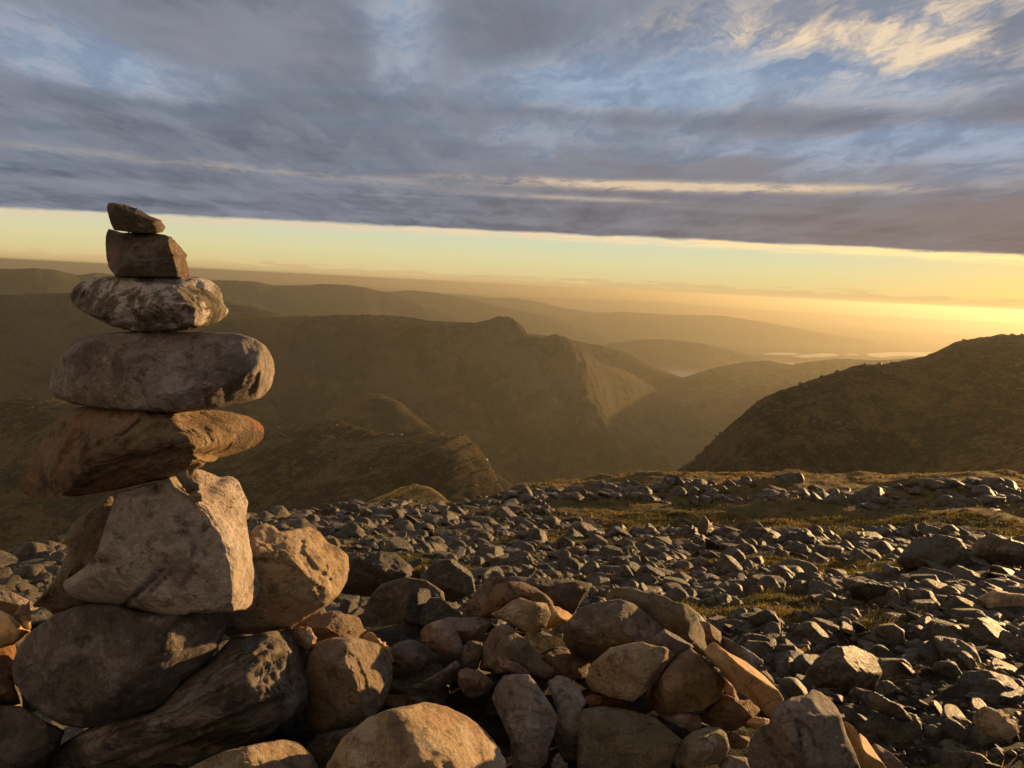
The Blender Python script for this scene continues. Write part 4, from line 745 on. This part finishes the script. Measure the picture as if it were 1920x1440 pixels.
# the boulder field
def scatter():
    out = []
    rg = np.random.default_rng(21)
    def throw(n, rlo, rhi, slo, shi, keep, azlo=-0.66, azhi=0.66, power=2.2):
        r = np.sqrt(rg.uniform(rlo ** 2, rhi ** 2, n)); az = rg.uniform(azlo, azhi, n)
        X = r * np.sin(az); Y = r * np.cos(az)
        s = slo + (shi - slo) * rg.uniform(0, 1, n) ** power
        g = grass_at(X, Y); ok = keep(X, Y, r, g, rg.uniform(0, 1, n))
        return X[ok], Y[ok], s[ok]
    def clump(X, Y): return st(fbm(xyz(X / 3.0, Y / 3.0, 40.0), 3), -0.25, 0.12)
    field = lambda X, Y, r, g, u: u > np.maximum(0.93 * g, 0.75 * (1 - clump(X, Y)))
    sets = [throw(7500, 4.6, 16, 0.035, 0.34, field, power=3.8), throw(19000, 15, 34, 0.05, 0.50, lambda X, Y, r, g, u: field(X, Y, r, g, u) & ((X < 2) | (r < 29.5 + 1.5 * np.sin(X))), power=5.5),
            throw(6500, 4.5, 18, 0.018, 0.10, lambda X, Y, r, g, u: u > 0.9 * g), throw(8000, 18, 34, 0.03, 0.13, field),
            throw(4200, 37, 43, 0.10, 0.75, lambda X, Y, r, g, u: (X > 1) & (u > 0.9 - 0.75 * st(fbm(xyz(X / 5.0, Y / 4.0, 60.0), 3), -0.2, 0.2)), power=2.6), throw(60, 46, 80, 0.1, 0.3, lambda X, Y, r, g, u: X > 3),
            throw(700, 27, 42, 0.12, 0.7, lambda X, Y, r, g, u: (X < 3) & (u > 0.4), azlo=-0.4, azhi=0.12)]
    X = np.concatenate([a[0] for a in sets]); Y = np.concatenate([a[1] for a in sets]); S = np.concatenate([a[2] for a in sets])
    Z = ground_z(X, Y)
    e = np.sqrt(((X + 0.15) / 1.1) ** 2 + ((Y - 1.2) / 1.55) ** 2)
    ok = (e > 1.5); X, Y, Z, S = X[ok], Y[ok], Z[ok], S[ok]
    r = np.hypot(X, Y); px, py = project(np.stack([X, Y, Z], -1))
    show = S / r * FPX
    inview = (px > -60) & (px < 1980) & (py < 1470)
    hidden = ((px < 640) & (py > 1050)) | ((px < 1500) & (py > 1230)) | ((px < 500) & (py > 880) & (px > 100)) | ((px < 1300) & (py > 1130) & (px > 880))
    rank = np.argsort(-show * inview * (~hidden)); pick = set(rank[:215].tolist())
    verts, faces, base = [], [], 0
    for i in range(len(X)):
        if not inview[i] and r[i] > 20 : continue
        k = int(rg.integers(12)); rz = rg.uniform(0, 6.28); tl = abs(rg.normal(0.25, 0.36)); ta = rg.normal(1.0, 1.2)
        if i in pick:
            o = bpy.data.objects.new('field_rock', HI_ME[k]); COL.objects.link(o)
            mrot = Matrix(rot_m(rz, tl, ta).tolist()).to_4x4()
            o.matrix_world = Matrix.Translation((X[i], Y[i], Z[i] + 0.04 * S[i])) @ mrot @ Matrix.Scale(float(S[i]), 4)
            tag(o, 'weathered angular grey-brown rock among the many scattered over the slope behind the heap', 'rock', 'rocks scattered over the boulder field')
        else:
            v, f = (SHAPES_LO if show[i] > 12 else SHAPES_TINY)[k]
            w = (v * S[i]) @ rot_m(rz, tl, ta).T + np.array([X[i], Y[i], Z[i] + 0.04 * S[i]])
            verts.append(w); faces.append(f + base); base += len(v)
    me = mesh_from('rock_debris', np.concatenate(verts), np.concatenate(faces))
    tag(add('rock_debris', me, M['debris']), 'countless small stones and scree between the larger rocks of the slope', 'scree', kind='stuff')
scatter()

def outcrops(hill, n, slo, shi, sd, zlift=0.0, back=0.06):
    """boulders and small crags bedded in the face and along the skyline of a hill"""
    rg = np.random.default_rng(sd); me = hill.data; co = np.empty(len(me.vertices) * 3, np.float32); me.vertices.foreach_get('co', co); co = co.reshape(-1, 3)
    px, py = project(co); ok = (px > -80) & (px < 2000) & (py > 380) & (py < 1000) & (co @ fw > 0); co = co[ok]
    cl = fbm(co / (shi * 14.0), 3); w = np.clip(cl + 0.12, 0, 1) ** 1.5 + 0.01; w /= w.sum()
    ii = rg.choice(len(co), n, p=w); verts, faces, base = [], [], 0
    for i in ii:
        v, f = SHAPES_TINY[int(rg.integers(12))]; s_ = slo + (shi - slo) * rg.uniform() ** 3
        verts.append((v * s_) @ rot_m(rg.uniform(0, 6.28), abs(rg.normal(0, 0.3)), rg.uniform(0, 6.28)).T + co[i] + rg.normal(0, shi, 3) * np.array([1, 1, 0]) * 0.3); faces.append(f + base); base += len(v)
    me2 = mesh_from('hillside_scree', np.concatenate(verts), np.concatenate(faces))
    tag(add('hillside_scree', me2, M['debris']), 'scattered boulders and broken crags on the fellside beyond the brow', 'scree', kind='stuff')
outcrops(RIGHT_HILL, 1500, 0.6, 3.2, 51)
outcrops(SPUR, 900, 0.8, 6.0, 52)

# ------------------------------------------------------------------ grass
def grass():
    mt, T = new_mat('dry_grass')
    c = T.n('ShaderNodeAttribute', attribute_name='tone').outputs['Fac']
    col = T.ramp(c, [(0.0, (0.055, 0.062, 0.014)), (0.45, (0.13, 0.105, 0.028)), (0.75, (0.26, 0.165, 0.055)), (1.0, (0.33, 0.22, 0.09))])
    bs = T.n('ShaderNodeBsdfPrincipled', {'Base Color': col, 'Roughness': 0.8, 'Specular IOR Level': 0.2})
    tr = T.n('ShaderNodeBsdfTranslucent', {'Color': col})
    T.n('ShaderNodeOutputMaterial', {'Surface': T.n('ShaderNodeMixShader', {0: 0.55, 1: bs, 2: tr})})
    rg = np.random.default_rng(31)
    n = 90000
    r = np.concatenate([np.sqrt(rg.uniform(4.5 ** 2, 34 ** 2, n // 2)), rg.uniform(5, 20, n // 4), rg.uniform(30, 82, n // 4)]); az = rg.uniform(-0.66, 0.66, len(r))
    X = r * np.sin(az); Y = r * np.cos(az); g = grass_at(X, Y)
    ok = rg.uniform(0, 1, len(r)) < g ** 1.2; X, Y, r, g = X[ok], Y[ok], r[ok], g[ok]; Z = ground_z(X, Y)
    tone = np.clip(0.42 + 0.55 * fbm(xyz(X / 2.5, Y / 2.5, 8.0), 3) + 0.22 * st(r, 38, 46) + rg.normal(0, 0.14, len(X)), 0, 1)  # backlit gold of the far strip painted in as a higher tone
    vs, ts = [], []
    for b in range(7):
        a = rg.uniform(0, 6.28, len(X)); h = rg.uniform(0.02, 0.085, len(X)) * (0.45 + 1.1 * st(fbm(xyz(X / 0.7, Y / 0.7, 14.0), 3), -0.25, 0.3)) * (1 + 0.4 * (r > 25)); w = 0.0045 + 0.0006 * r
        lean = rg.uniform(0.2, 1.0, len(X)) * h; ox = rg.normal(0, 0.035 + 0.001 * r, len(X)); oy = rg.normal(0, 0.035 + 0.001 * r, len(X))
        ca, sa = np.cos(a), np.sin(a)
        p = np.stack([X + ox, Y + oy, Z - 0.01], -1)
        side = np.stack([-sa * w, ca * w, 0 * w], -1); tip = np.stack([ca * lean, sa * lean, h], -1)
        vs.append(np.stack([p - side, p + side, p + tip], 1).reshape(-1, 3)); ts.append(np.repeat(tone, 3))
    v = np.concatenate(vs); me = mesh_from('grass', v, np.arange(len(v)).reshape(-1, 3)); attr(me, 'tone', np.concatenate(ts))
    tag(add('grass', me, mt), 'short golden and green mountain grass growing between the rocks', 'grass', kind='stuff')
grass()

# ------------------------------------------------------------------ air
def haze():
    bm = bmesh.new(); bmesh.ops.create_cube(bm, size=1.0)
    top, bot, half = 16.0, FLOOR - 75.0, 72000.0
    for v in bm.verts: v.co = (v.co.x * 2 * half, v.co.y * 2 * half, top if v.co.z > 0 else bot)
    me = bpy.data.meshes.new('haze'); bm.to_mesh(me); bm.free()
    mt, T = new_mat('thin_air')
    v = T.n('ShaderNodeVolumePrincipled', {'Color': (0.44, 0.43, 0.345, 1), 'Density': 7.0e-5, 'Anisotropy': 0.56})
    T.n('ShaderNodeOutputMaterial', {'Volume': v})
    tag(add('haze', me, mt), kind='stuff')
haze()
